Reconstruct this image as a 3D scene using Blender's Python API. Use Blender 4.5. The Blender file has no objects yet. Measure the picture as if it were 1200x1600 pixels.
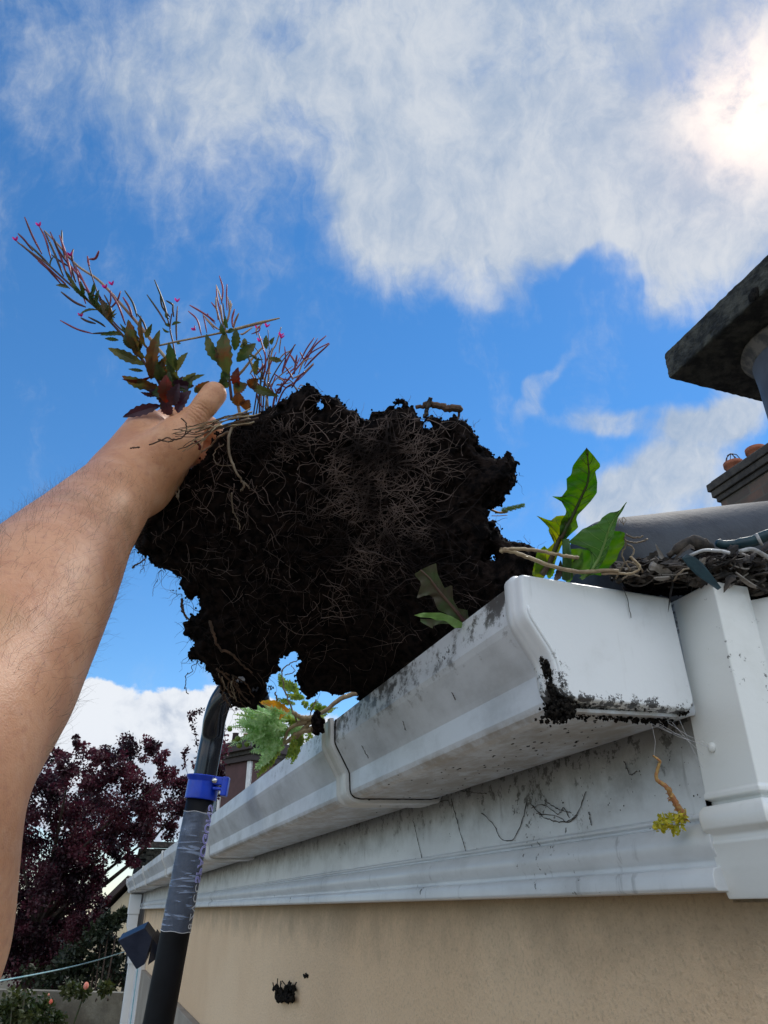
import bpy, math, random
import numpy as np
from mathutils import Vector, Matrix
random.seed(7); rng = np.random.default_rng(7)
sc = bpy.context.scene
COL = sc.collection
# ------------------------------------------------------------------ camera
CH = 2.45                                  # camera height above the ground
F_PX = 1157.0; PITCH = math.radians(28.3); YAW = math.radians(19.5)
FW = np.array([math.sin(YAW)*math.cos(PITCH), math.cos(YAW)*math.cos(PITCH), math.sin(PITCH)])
RT = np.array([math.cos(YAW), -math.sin(YAW), 0.0]); UP = np.cross(RT, FW)
C0 = np.array([0.0, 0.0, CH])
cd = bpy.data.cameras.new('camera'); cam = bpy.data.objects.new('camera', cd); COL.objects.link(cam)
cam.location = C0; cam.rotation_euler = (math.radians(90)+PITCH, 0, -YAW)
cd.sensor_fit = 'VERTICAL'; cd.sensor_height = 24; cd.lens = 24*F_PX/1600
cd.clip_start = 0.01; cd.clip_end = 2000
sc.camera = cam
def ray(u, v): return FW + RT*(u-600)/F_PX - UP*(v-800)/F_PX
def P(u, v, d): return C0 + ray(u, v)*d                      # photo pixel at a depth, as a world point
def PL(u, v, ax, val):                                        # photo pixel on an axis plane
    r = ray(u, v); val = val - C0[ax]
    return C0 + r*val/r[ax]
# ------------------------------------------------------------------ light
SUN_EL = math.radians(50.0); SUN_AZ = math.radians(58.0)      # azimuth clockwise from +Y
sdir = Vector((math.sin(SUN_AZ)*math.cos(SUN_EL), math.cos(SUN_AZ)*math.cos(SUN_EL), math.sin(SUN_EL)))
sl = bpy.data.lights.new('sun', 'SUN'); sl.energy = 1.3; sl.angle = math.radians(14.0); sl.color = (1, .95, .87)
so = bpy.data.objects.new('sun', sl); COL.objects.link(so)
so.rotation_euler = sdir.to_track_quat('Z', 'Y').to_euler()
sc.view_settings.view_transform = 'Standard'; sc.view_settings.look = 'None'
sc.view_settings.exposure = 1.0; sc.view_settings.gamma = 1.0
sc.cycles.max_bounces = 8; sc.cycles.transparent_max_bounces = 16

class E:                                                       # tiny expression wrapper over Math nodes
    nt = None
    def __init__(s, sock): s.s = sock
    @staticmethod
    def m(op, *a, clamp=False):
        n = E.nt.nodes.new('ShaderNodeMath'); n.operation = op; n.use_clamp = clamp
        for i, x in enumerate(a):
            if isinstance(x, E): E.nt.links.new(x.s, n.inputs[i])
            else: n.inputs[i].default_value = x
        return E(n.outputs[0])
    def __add__(a, b): return E.m('ADD', a, b)
    __radd__ = __add__
    def __mul__(a, b): return E.m('MULTIPLY', a, b)
    __rmul__ = __mul__
    def __sub__(a, b): return E.m('SUBTRACT', a, b)
    def __rsub__(a, b): return E.m('SUBTRACT', b, a)
    def __truediv__(a, b): return E.m('DIVIDE', a, b)
def sstep(x, lo, hi):
    n = E.nt.nodes.new('ShaderNodeMapRange'); n.interpolation_type = 'SMOOTHSTEP'
    E.nt.links.new(x.s, n.inputs[0]); n.inputs[1].default_value = lo; n.inputs[2].default_value = hi
    return E(n.outputs[0])
def vcomb(x, y, z):
    n = E.nt.nodes.new('ShaderNodeCombineXYZ')
    for i, a in enumerate((x, y, z)):
        if isinstance(a, E): E.nt.links.new(a.s, n.inputs[i])
        else: n.inputs[i].default_value = a
    return n.outputs[0]
def noise(vec, scale, detail=4, rough=.55, dist=0.0, out=0):
    n = E.nt.nodes.new('ShaderNodeTexNoise'); n.inputs['Scale'].default_value = scale
    n.inputs['Detail'].default_value = detail; n.inputs['Roughness'].default_value = rough
    n.inputs['Distortion'].default_value = dist
    if vec is not None: E.nt.links.new(vec, n.inputs['Vector'])
    return E(n.outputs[out])
def vmap(vec, scale=(1, 1, 1), rot=(0, 0, 0), loc=(0, 0, 0)):
    n = E.nt.nodes.new('ShaderNodeMapping'); n.inputs['Scale'].default_value = scale
    n.inputs['Rotation'].default_value = rot; n.inputs['Location'].default_value = loc
    E.nt.links.new(vec, n.inputs['Vector']); return n.outputs[0]
def mixc(f, a, b):
    n = E.nt.nodes.new('ShaderNodeMix'); n.data_type = 'RGBA'
    if isinstance(f, E): E.nt.links.new(f.s, n.inputs[0])
    else: n.inputs[0].default_value = f
    for k, c in ((6, a), (7, b)):
        if isinstance(c, tuple): n.inputs[k].default_value = (*c[:3], 1)
        else: E.nt.links.new(c, n.inputs[k])
    return n.outputs[2]

w = bpy.data.worlds.new('World'); sc.world = w; w.use_nodes = True
nt = w.node_tree; nt.nodes.clear(); E.nt = nt
out = nt.nodes.new('ShaderNodeOutputWorld'); bg = nt.nodes.new('ShaderNodeBackground')
nt.links.new(bg.outputs[0], out.inputs[0]); bg.inputs[1].default_value = 0.10
sky = nt.nodes.new('ShaderNodeTexSky'); sky.sky_type = 'NISHITA'; sky.sun_disc = False
sky.sun_elevation = SUN_EL; sky.sun_rotation = SUN_AZ; sky.altitude = 0; sky.air_density = 1.0
sky.dust_density = 0.0; sky.ozone_density = 2.4
hs = nt.nodes.new('ShaderNodeHueSaturation'); hs.inputs['Saturation'].default_value = 1.28
hs.inputs['Hue'].default_value = .500
hs.inputs['Value'].default_value = .80
nt.links.new(sky.outputs[0], hs.inputs['Color'])
tc = nt.nodes.new('ShaderNodeTexCoord'); D = tc.outputs['Generated']
def dot(v):
    n = nt.nodes.new('ShaderNodeVectorMath'); n.operation = 'DOT_PRODUCT'
    nt.links.new(D, n.inputs[0]); n.inputs[1].default_value = tuple(v); return E(n.outputs['Value'])
sep = nt.nodes.new('ShaderNodeSeparateXYZ'); nt.links.new(D, sep.inputs[0])
dz = E(sep.outputs[2]); dx = E(sep.outputs[0]); dy = E(sep.outputs[1])
# cloud banks are placed on a plane of fixed compass directions (south-east half of the sky)
df = E.m('MAXIMUM', dot(FW), 0.08)
S = dot(RT)/df; T = dot(UP)/df
ST = vcomb(S, T, 0.0)
wn = noise(ST, 2.3, 5, .6, 0, 1)
wsep = nt.nodes.new('ShaderNodeSeparateXYZ'); nt.links.new(wn.s, wsep.inputs[0])
Sw = S + (E(wsep.outputs[0])-.5)*.30; Tw = T + (E(wsep.outputs[1])-.5)*.30
def blob(u, v, ru, rv, ang, wt, warp=True, soft=(1.25, .35)):
    s0 = (u-600)/F_PX; t0 = (800-v)/F_PX; a = math.radians(ang); c, s_ = math.cos(a), math.sin(a)
    X = (Sw if warp else S) - s0; Y = (Tw if warp else T) - t0
    x = (X*c + Y*s_)*(F_PX/ru); y = (Y*c - X*s_)*(F_PX/rv)
    r = E.m('SQRT', x*x + y*y)
    return sstep(r, soft[0], soft[1])*wt
hi = None
for b in [(860, 90, 560, 300, 0, .95), (650, 280, 240, 180, -30, .62), (1130, 300, 300, 170, 6, .8), (760, 360, 260, 110, 8, .55),
          (900, 300, 260, 160, 0, .45),
          (430, 110, 340, 230, -15, .40), (120, 60, 300, 200, 0, .30), (170, 200, 340, 150, -42, .20), (320, 330, 240, 100, -50, .16),
          (1060, 690, 200, 70, 38, 1.0), (940, 640, 120, 34, 5, .62), (1000, 790, 190, 80, 10, .95), (830, 600, 120, 20, 58, .46), (1090, 640, 90, 40, 10, .5),
          (1130, 420, 150, 90, 0, .5)]:
    q = blob(*b); hi = q if hi is None else hi + q
for b in [(500, 230, 90, 60, -35, -.5), (430, 60, 60, 40, 20, -.25), (600, 250, 70, 22, -30, -.3), (1060, 350, 40, 22, 0, -.25), (940, 430, 100, 35, 6, -.35), (560, 60, 60, 30, 0, -.12)]:
    hi = hi + blob(*b)
# wispy high cloud drawn out along the wind
wv = vmap(vcomb(Sw, Tw, 0.0), scale=(5.6, 1.7, 1), rot=(0, 0, math.radians(-24)))
n1 = noise(wv, 1.9, 10, .66, .12); n2 = noise(ST, 11.0, 9, .66, .2); n3 = noise(ST, 2.6, 3, .5)
haze_ = blob(420, 200, 620, 420, 10, .12, False, (1.2, .2))
dens = sstep(hi + haze_ + (n1-.5)*1.35 + (n2-.5)*1.0, .05, 1.15)
n4 = noise(vmap(vcomb(Sw, Tw, 0.0), scale=(9, 4.0, 1), rot=(0, 0, math.radians(-24))), 2.6, 9, .66, .0)
shade = sstep(n2*.35 + n1*.3 + n4*.35 + (n3-.5)*.6, .34, .66)
cc = mixc(shade, (1.85, 2.35, 3.1), (3.4, 3.6, 3.85))
skyc = mixc(dens*.94, hs.outputs[0], cc)
# cumulus low on the left
lo = blob(190, 1200, 175, 140, 0, 1.0, False, (1.1, .7)) + blob(330, 1170, 150, 110, 0, 1.0, False, (1.1, .7)) + blob(60, 1200, 200, 100, 0, 1., False, (1.1, .7))
lo = lo + blob(480, 1230, 260, 130, 0, .8, False, (1.1, .6)) + blob(160, 1090, 45, 42, 0, .5, False, (1.2, .5))
b1 = noise(ST, 13.0, 8, .55); b2 = noise(ST, 6.0, 6, .5)
b3 = noise(ST, 22.0, 8, .6, .4)
dl = sstep(lo + ((b1-.5)*2.6 + (b3-.5)*1.2)*E.m('MINIMUM', lo*2.5, 1.0), .30, .62)
cl = mixc(sstep(b2*.5 + b1*.5 + (b3-.5)*.6 + (T+.36)*1.5, .34, .66), (2.1, 2.5, 3.2), (4.2, 4.4, 4.7))
skyc = mixc(dl, skyc, cl)
# the rest of the sky: unseen scattered cloud behind the camera, brightened as fill light, bright horizon
back = sstep(dot(FW), .35, -.05)
bn = noise(vcomb(dx/(E.m('MAXIMUM', dz, .05)+.25), dy/(E.m('MAXIMUM', dz, .05)+.25), 0.0), 1.3, 6, .55)
skyc = mixc(back*sstep(bn, .36, .58)*sstep(dz, .02, .40)*.95, skyc, (10.5, 10.3, 10.0))
hz = sstep(dz, .22, -.02)
skyc = mixc(hz*.5, skyc, (3.1, 3.6, 4.2))
# veiled sun: bright iridescent cloud round it
sd = dot(tuple(sdir))
g1 = E.m('POWER', E.m('MAXIMUM', sd, 0.0), 420.0); g2 = E.m('POWER', E.m('MAXIMUM', sd, 0.0), 60.0)
glow = g1*2.6*sstep(n2, .22, .6) + g2*.3
add = nt.nodes.new('ShaderNodeMix'); add.data_type = 'RGBA'; add.blend_type = 'ADD'
add.inputs[0].default_value = 1.0; nt.links.new(skyc, add.inputs[6])
gl = nt.nodes.new('ShaderNodeMix'); gl.data_type = 'RGBA'; gl.blend_type = 'MULTIPLY'; gl.inputs[0].default_value = 1
gl.inputs[6].default_value = (1.75, 1.2, .70, 1); nt.links.new(vcomb(glow, glow, glow), gl.inputs[7])
nt.links.new(gl.outputs[2], add.inputs[7])
nt.links.new(add.outputs[2], bg.inputs[0])

# ------------------------------------------------------------------ materials
MATS = {}
def newmat(name):
    m = bpy.data.materials.new(name); m.use_nodes = True; E.nt = m.node_tree
    b = m.node_tree.nodes['Principled BSDF']; MATS[name] = m
    return m, b, m.node_tree
def geo():
    g = E.nt.nodes.new('ShaderNodeNewGeometry'); return g.outputs['Position']
def objc():
    g = E.nt.nodes.new('ShaderNodeTexCoord'); return g.outputs['Object']
def bump(b, h, strength, dist):
    n = E.nt.nodes.new('ShaderNodeBump'); n.inputs['Strength'].default_value = strength
    n.inputs['Distance'].default_value = dist; E.nt.links.new(h.s, n.inputs['Height'])
    E.nt.links.new(n.outputs[0], b.inputs['Normal'])
def simple(name, c1, c2=None, scale=10, rough=.7, bscale=None, bstr=.3, bdist=.002, metal=0, spec=.5, detail=5, lo=.38, hi=.62, obj=False):
    m, b, t = newmat(name); p = objc() if obj else geo()
    b.inputs['Roughness'].default_value = rough; b.inputs['Metallic'].default_value = metal
    b.inputs['Specular IOR Level'].default_value = spec
    if c2:
        t.links.new(mixc(sstep(noise(p, scale, detail, .6), lo, hi), c1, c2), b.inputs['Base Color'])
    else: b.inputs['Base Color'].default_value = (*c1, 1)
    if bscale: bump(b, noise(p, bscale, 6, .65), bstr, bdist)
    return m
def leafmat(name, c1, c2, scale=60, trans=.45, rough=.45, vein=None):
    m, b, t = newmat(name); p = geo()
    f = sstep(noise(p, scale, 4, .6), .38, .62)
    c = mixc(f, c1, c2)
    t.links.new(c, b.inputs['Base Color']); b.inputs['Roughness'].default_value = rough
    b.inputs['Specular IOR Level'].default_value = .35
    tr = t.nodes.new('ShaderNodeBsdfTranslucent'); mx = t.nodes.new('ShaderNodeMixShader')
    h = t.nodes.new('ShaderNodeHueSaturation'); h.inputs['Saturation'].default_value = 1.15; h.inputs['Value'].default_value = 1.5
    t.links.new(c, h.inputs['Color']); t.links.new(h.outputs[0], tr.inputs[0])
    mx.inputs[0].default_value = trans
    t.links.new(b.outputs[0], mx.inputs[1]); t.links.new(tr.outputs[0], mx.inputs[2])
    t.links.new(mx.outputs[0], t.nodes['Material Output'].inputs[0])
    bump(b, noise(p, scale*6, 3, .5), .3, .0006)
    return m

def plastic(name, base, grime, amount=.5, speck=.5, streak=0.0):
    m, b, t = newmat(name); p = geo()
    big = noise(p, 7, 6, .62); fine = noise(p, 120, 5, .7); mid = noise(vmap(p, (1, .35, 1)), 28, 6, .7)
    f = sstep(big*.55+mid*.45, .60-.16*amount, .78)
    c = mixc(f*.75, base, grime)
    st = sstep(noise(vmap(p, (1, 1, .12)), 90, 3, .6), .60, .75)*sstep(big, .42, .6)*streak
    c = mixc(st, c, tuple(x*.45 for x in grime))
    sp = sstep(fine + (big-.5)*1.1, .80-.05*speck, .86-.05*speck)
    c = mixc(sp*.9, c, (.03, .028, .022))
    t.links.new(c, b.inputs['Base Color']); b.inputs['Specular IOR Level'].default_value = .45
    t.links.new((.30 + f*.35).s if False else (f*.35 + .32).s, b.inputs['Roughness'])
    bump(b, noise(p, 300, 3, .6)*.4 + big*.6, .12, .002)
    return m
# gutter plastic with soil smears along its upper lip
m, b, t = newmat('gutter_plastic'); p = geo()
sx = t.nodes.new('ShaderNodeSeparateXYZ'); t.links.new(p, sx.inputs[0]); gy = E(sx.outputs[1]); gz = E(sx.outputs[2])
big = noise(p, 9, 6, .6); fine = noise(vmap(p, (1, .7, 1)), 75, 7, .75); mid = noise(vmap(p, (1, .4, 1)), 30, 6, .7)
c = mixc(sstep(big*.6+mid*.4, .42, .66)*.8, (.70, .735, .775), (.42, .44, .455))
lip = sstep(gz, CH+.128, CH+.185)*sstep(gy, 1.5, .75)
smear = sstep(fine*.75 + big*.25 + lip*.17, .625, .73)*lip
c = mixc(smear*.92, c, (.045, .036, .03))
und = sstep(gz, CH+.1165, CH+.110)
c = mixc(und*sstep(mid*.5+fine*.5, .38, .6)*.75, c, (.34, .28, .21))
sp = sstep(fine + (big-.5)*.6, .80, .84)
c = mixc(sp*.85, c, (.03, .03, .025))
lich = sstep(noise(p, 14, 5, .7), .60, .66)*sstep(gy, 3.0, 3.4)*sstep(gy, 4.4, 4.0)*sstep(gz, CH+.13, CH+.15)
c = mixc(lich, c, (.55, .42, .18))
t.links.new(c, b.inputs['Base Color']); b.inputs['Roughness'].default_value = .36; b.inputs['Specular IOR Level'].default_value = .45
bump(b, fine*.5+big*.5, .1, .0015)
plastic('white_plastic', (.78, .81, .83), (.56, .57, .56), .6, .6, .5)
m = MATS['white_plastic']; t = m.node_tree; E.nt = t; b = t.nodes['Principled BSDF']; p = geo()
sx = t.nodes.new('ShaderNodeSeparateXYZ'); t.links.new(p, sx.inputs[0]); gx = E(sx.outputs[0]); gz = E(sx.outputs[2]); old = b.inputs['Base Color'].links[0].from_socket
near_ = sstep(gz, CH+.1225, CH+.1140) + sstep(gz, CH+.152, CH+.12)*sstep(gx, .262, .250)*.8
k2 = sstep(noise(p, 170, 7, .8) + near_*.16, .625, .665)*sstep(near_, .02, .5)*sstep(gx, .150, .2)*sstep(E(sx.outputs[1]), 1.0, .9)
c = mixc(k2*.95, old, (.02, .018, .018)); t.links.new(c, b.inputs['Base Color'])
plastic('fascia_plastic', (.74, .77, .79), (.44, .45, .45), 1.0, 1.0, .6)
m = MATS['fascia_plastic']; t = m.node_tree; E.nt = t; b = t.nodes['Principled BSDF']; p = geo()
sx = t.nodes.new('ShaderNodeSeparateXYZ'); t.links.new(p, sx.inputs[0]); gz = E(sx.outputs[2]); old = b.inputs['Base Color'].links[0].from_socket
k_ = sstep(gz + (noise(p, 22, 6, .7)-.5)*.07, CH+.060, CH+.112)  # contact shade under the gutter painted in together with grime
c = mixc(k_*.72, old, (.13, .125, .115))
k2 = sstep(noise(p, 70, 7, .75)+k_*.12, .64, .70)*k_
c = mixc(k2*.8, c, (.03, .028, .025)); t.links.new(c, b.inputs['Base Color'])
plastic('box_plastic', (.78, .80, .78), (.56, .57, .52), .5, .4, .3)
plastic('bracket_plastic', (.66, .67, .66), (.30, .29, .27), 1.2, 1.2, .4)
# rendered wall
m, b, t = newmat('wall_render'); p = geo()
sx = t.nodes.new('ShaderNodeSeparateXYZ'); t.links.new(p, sx.inputs[0]); gz = E(sx.outputs[2])
big = noise(p, 1.6, 6, .6); st = noise(vmap(p, (6, 6, 1.2)), 3, 6, .7); gr = noise(p, 260, 4, .7)
c = mixc(sstep(big, .35, .65), (.93, .70, .47), (.85, .61, .39))
c = mixc(sstep(gr, .50, .66)*.38, c, (.50, .36, .24))
c = mixc(sstep(st, .6, .85)*.05, c, (.40, .31, .2))
top = sstep(gz + (noise(p, 14, 7, .75)-.5)*.12, CH-.075, CH+.02)  # shade below the soffit, painted into the wall colour
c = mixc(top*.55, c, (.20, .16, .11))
c = mixc(sstep(noise(p, 60, 6, .8), .69, .73), c, (.10, .075, .05))
t.links.new(c, b.inputs['Base Color']); b.inputs['Roughness'].default_value = .95; b.inputs['Specular IOR Level'].default_value = .1
bump(b, gr*.9 + noise(p, 70, 6, .75)*.9, .8, .004)
simple('band_render', (.36, .32, .26), (.28, .245, .20), 5, .95, 200, .5, .002)
# skin
m, b, t = newmat('skin'); p = geo()
c = mixc(sstep(noise(p, 26, 6, .6), .35, .68), (.66, .345, .195), (.54, .25, .13))
c = mixc(sstep(noise(p, 190, 5, .7), .48, .70)*.5, c, (.44, .19, .12))
c = mixc(sstep(noise(p, 60, 5, .7), .50, .68)*.35, c, (.70, .42, .28))
c = mixc(sstep(noise(p, 500, 2, .5), .735, .77)*.6, c, (.12, .06, .035))
c = mixc(sstep(noise(p, 13, 4, .6), .57, .72)*.35, c, (.46, .30, .15))
t.links.new(c, b.inputs['Base Color']); b.inputs['Roughness'].default_value = .46
b.inputs['Subsurface Weight'].default_value = .12; b.inputs['Subsurface Radius'].default_value = (.012, .005, .003)
b.inputs['Subsurface Scale'].default_value = .6; b.inputs['Specular IOR Level'].default_value = .35
vo = t.nodes.new('ShaderNodeTexVoronoi'); vo.inputs['Scale'].default_value = 1100; t.links.new(p, vo.inputs['Vector'])
jv = t.nodes.new('ShaderNodeVectorMath'); jv.operation = 'DISTANCE'; t.links.new(p, jv.inputs[0]); jv.inputs[1].default_value = tuple(P(311, 645, .618)); jd = E(jv.outputs['Value'])
ja = P(334, 616, .634)-P(304, 654, .624); ja /= np.linalg.norm(ja); jn = t.nodes.new('ShaderNodeVectorMath'); jn.operation = 'DOT_PRODUCT'; t.links.new(p, jn.inputs[0]); jn.inputs[1].default_value = tuple(ja)
crease = E.m('SINE', E(jn.outputs['Value'])*1900.0 + noise(p, 150, 3, .5)*16.0)*sstep(jd, .013, .004)
wv_ = t.nodes.new('ShaderNodeVectorMath'); wv_.operation = 'DISTANCE'; t.links.new(p, wv_.inputs[0]); wv_.inputs[1].default_value = tuple(P(185, 755, .60)); wd0 = E(wv_.outputs['Value'])
wa_ = P(232, 702, .65)-P(168, 785, .58); wa_ /= np.linalg.norm(wa_); wn_ = t.nodes.new('ShaderNodeVectorMath'); wn_.operation = 'DOT_PRODUCT'; t.links.new(p, wn_.inputs[0]); wn_.inputs[1].default_value = tuple(wa_)
crease = crease*.40 + E.m('POWER', E.m('ABSOLUTE', E.m('SINE', E(wn_.outputs['Value'])*330.0 + noise(p, 40, 3, .5)*5.0)), .3)*sstep(wd0, .036, .012)*.9
bump(b, crease + E(vo.outputs[0])*.3 + noise(p, 240, 6, .65)*.9 + noise(vmap(p, (1, .4, 1)), 90, 5, .6)*.8, .42, .0009)
simple('hair', (.075, .045, .028), None, rough=.5)
# soil and roots
simple('soil', (.0034, .0029, .0032), (.018, .0125, .0110), 120, 1.0, 700, .8, .002, spec=.08)
simple('fine_root', (.020, .016, .016), (.19, .145, .13), 17, .85, spec=.12)
simple('pale_root', (.30, .24, .17), (.16, .12, .08), 90, .7, 600, .4, .0006)
simple('brown_root', (.11, .06, .035), (.06, .035, .02), 90, .8)
simple('dry_stem', (.42, .33, .20), (.28, .20, .12), 120, .65, 600, .4, .0006)
simple('litter', (.075, .06, .048), (.014, .012, .011), 90, .85, 500, .5, .001)
simple('pale_litter', (.34, .31, .28), (.16, .14, .12), 90, .8, 500, .4, .001)
simple('white_strap', (.52, .54, .56), (.26, .25, .24), 90, .6)
simple('teal_plastic', (.004, .026, .040), (.008, .042, .056), 60, .45, 400, .3, .0008)
simple('stem_red', (.085, .030, .032), (.15, .095, .065), 16, .55)
simple('stem_pale', (.50, .41, .28), (.38, .24, .17), 14, .55)
simple('pod_red', (.11, .018, .038), (.34, .075, .12), 18, .5)
simple('pod_green', (.045, .055, .032), (.10, .04, .045), 18, .5)
leafmat('petal', (.50, .09, .26), (.40, .06, .2), 200, .5)
leafmat('herb_leaf', (.032, .058, .018), (.085, .080, .026), 45, .35)
leafmat('herb_leaf_rust', (.11, .042, .018), (.055, .065, .02), 60, .4)
leafmat('herb_leaf_red', (.12, .016, .012), (.075, .022, .012), 80, .35)
leafmat('herb_leaf_purple', (.035, .014, .028), (.055, .02, .035), 80, .1)
leafmat('sow_leaf', (.028, .105, .010), (.075, .155, .014), 42, .5)
leafmat('sow_leaf_back', (.07, .15, .045), (.05, .12, .03), 42, .35)
leafmat('sow_leaf_yellow', (.22, .24, .02), (.09, .17, .012), 55, .5)
leafmat('sow_leaf_dull', (.09, .14, .055), (.10, .085, .055), 50, .2)
leafmat('sow_leaf_bright', (.30, .46, .16), (.20, .36, .09), 50, .3)
simple('leaf_rib', (.028, .06, .012), (.06, .035, .02), 60, .5)
leafmat('thistle_leaf', (.50, .66, .38), (.24, .42, .14), 60, .35)
leafmat('thistle_leaf_dark', (.20, .30, .07), (.30, .36, .08), 90, .4)
leafmat('orange_leaf', (.62, .26, .03), (.50, .34, .06), 60, .4)
leafmat('stonecrop_yellow', (.62, .52, .06), (.42, .42, .05), 260, .3)
simple('stonecrop_stem', (.42, .17, .07), (.48, .30, .10), 400, .6)
leafmat('stonecrop_green', (.25, .33, .13), (.17, .25, .09), 200, .2)
simple('web', (.55, .55, .57), rough=.4)
# pole
simple('pole_black', (.0025, .003, .0045), (.005, .006, .009), 14, .6, 500, .1, .0004, spec=.2)
simple('pole_gloss', (.006, .007, .010), (.010, .012, .016), 14, .18, spec=.5)
simple('clamp_blue', (.004, .045, .50), (.004, .035, .40), 30, .3)
simple('steel', (.7, .7, .7), rough=.25, metal=1)
simple('text_blue', (.04, .04, .50), rough=.4); simple('text_pale', (.42, .42, .78), rough=.4); simple('text_white', (.72, .72, .74), rough=.5)
m, b, t = newmat('clear_film'); p = objc()
b.inputs['Base Color'].default_value = (.50, .62, .88, 1); b.inputs['Roughness'].default_value = .16
tr = t.nodes.new('ShaderNodeBsdfTransparent'); mx = t.nodes.new('ShaderNodeMixShader')
n = noise(vmap(p, (5, 5, 42), (.35, .35, 0)), 4, 3, .55, .6)
f = sstep(n, .54, .66)*.36 + .15 + sstep(noise(p, 30, 4, .6), .5, .7)*.12
t.links.new(f.s, mx.inputs[0]); t.links.new(tr.outputs[0], mx.inputs[1]); t.links.new(b.outputs[0], mx.inputs[2])
t.links.new(mx.outputs[0], t.nodes['Material Output'].inputs[0]); bump(b, n, .8, .003)
# masonry, roofs, background
simple('old_concrete', (.022, .023, .022), (.085, .083, .068), 26, .95, 90, .9, .01)
simple('flue_clay', (.11, .12, .15), (.07, .075, .10), 9, .7, 60, .3, .004)
simple('mortar', (.24, .21, .19), (.10, .095, .095), 40, .95, 120, .6, .005)
simple('ridge_tile', (.016, .019, .028), (.045, .052, .064), 16, .7, 180, .35, .002)
simple('roof_tile', (.10, .085, .075), (.055, .05, .048), 12, .9, 60, .5, .004)
simple('terracotta', (.36, .12, .06), (.26, .085, .045), 8, .8)
def brick(name, c1, c2, mo, sc_=9.0):
    m, b, t = newmat(name); p = objc()
    br = t.nodes.new('ShaderNodeTexBrick'); br.inputs['Scale'].default_value = sc_
    br.inputs['Color1'].default_value = (*c1, 1); br.inputs['Color2'].default_value = (*c2, 1); br.inputs['Mortar'].default_value = (*mo, 1)
    br.inputs['Mortar Size'].default_value = .018; br.inputs['Brick Width'].default_value = .9; br.inputs['Row Height'].default_value = .3
    s = t.nodes.new('ShaderNodeSeparateXYZ'); t.links.new(p, s.inputs[0])
    t.links.new(vcomb(E(s.outputs[0])+E(s.outputs[1]), E(s.outputs[2]), 0.0), br.inputs['Vector'])
    c = mixc(sstep(noise(p, 3, 6, .7), .45, .62)*.6, br.outputs[0], (.09, .083, .07))
    t.links.new(c, b.inputs['Base Color']); b.inputs['Roughness'].default_value = .95
    return m
brick('old_brick', (.20, .115, .085), (.085, .068, .06), (.13, .12, .10), 2.6)
simple('dark_stone', (.045, .04, .037), (.085, .075, .065), 5, .95, 30, .6, .01)
simple('plum_render', (.115, .062, .062), (.095, .052, .052), 3, .9)
simple('dark_trim', (.05, .035, .034), None, rough=.7)
simple('white_paint', (.78, .78, .78), (.66, .66, .66), 5, .5)
simple('pale_blue_render', (.55, .62, .68), (.48, .55, .60), 4, .8)
simple('window_glass', (.05, .06, .07), None, rough=.08, spec=.8)
simple('cream_render', (.70, .60, .42), (.60, .51, .36), 3, .9, 30, .4, .01)
simple('grey_block', (.20, .19, .15), (.13, .12, .095), 4, .95, 40, .7, .01, lo=.42, hi=.58)
simple('bark', (.075, .05, .038), (.04, .028, .022), 20, .9, 60, .8, .01)
leafmat('plum_leaf', (.020, .007, .013), (.115, .030, .045), 2.6, .3)
leafmat('dark_leaf', (.012, .022, .014), (.03, .04, .02), 4, .2)
leafmat('rose_leaf', (.022, .04, .010), (.06, .07, .022), 7, .2)
leafmat('rose_petal', (.85, .55, .42), (.85, .40, .32), 40, .4)
leafmat('rose_petal_red', (.80, .22, .14), (.85, .35, .25), 40, .4)
simple('grass_ground', (.06, .058, .03), (.09, .075, .045), 3, .95, 60, .6, .02)
simple('patio', (.26, .215, .17), (.18, .15, .12), 2, .9, 40, .5, .004)
simple('line_cord', (.20, .42, .48), (.35, .55, .6), 20, .5)
simple('lamp_case', (.014, .022, .05), (.03, .04, .075), 9, .4)
simple('grime', (.006, .006, .007), (.03, .026, .022), 300, 1.0, 800, .8, .002, spec=.1)
simple('stain', (.11, .10, .09), (.04, .035, .03), 200, .9)

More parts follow.
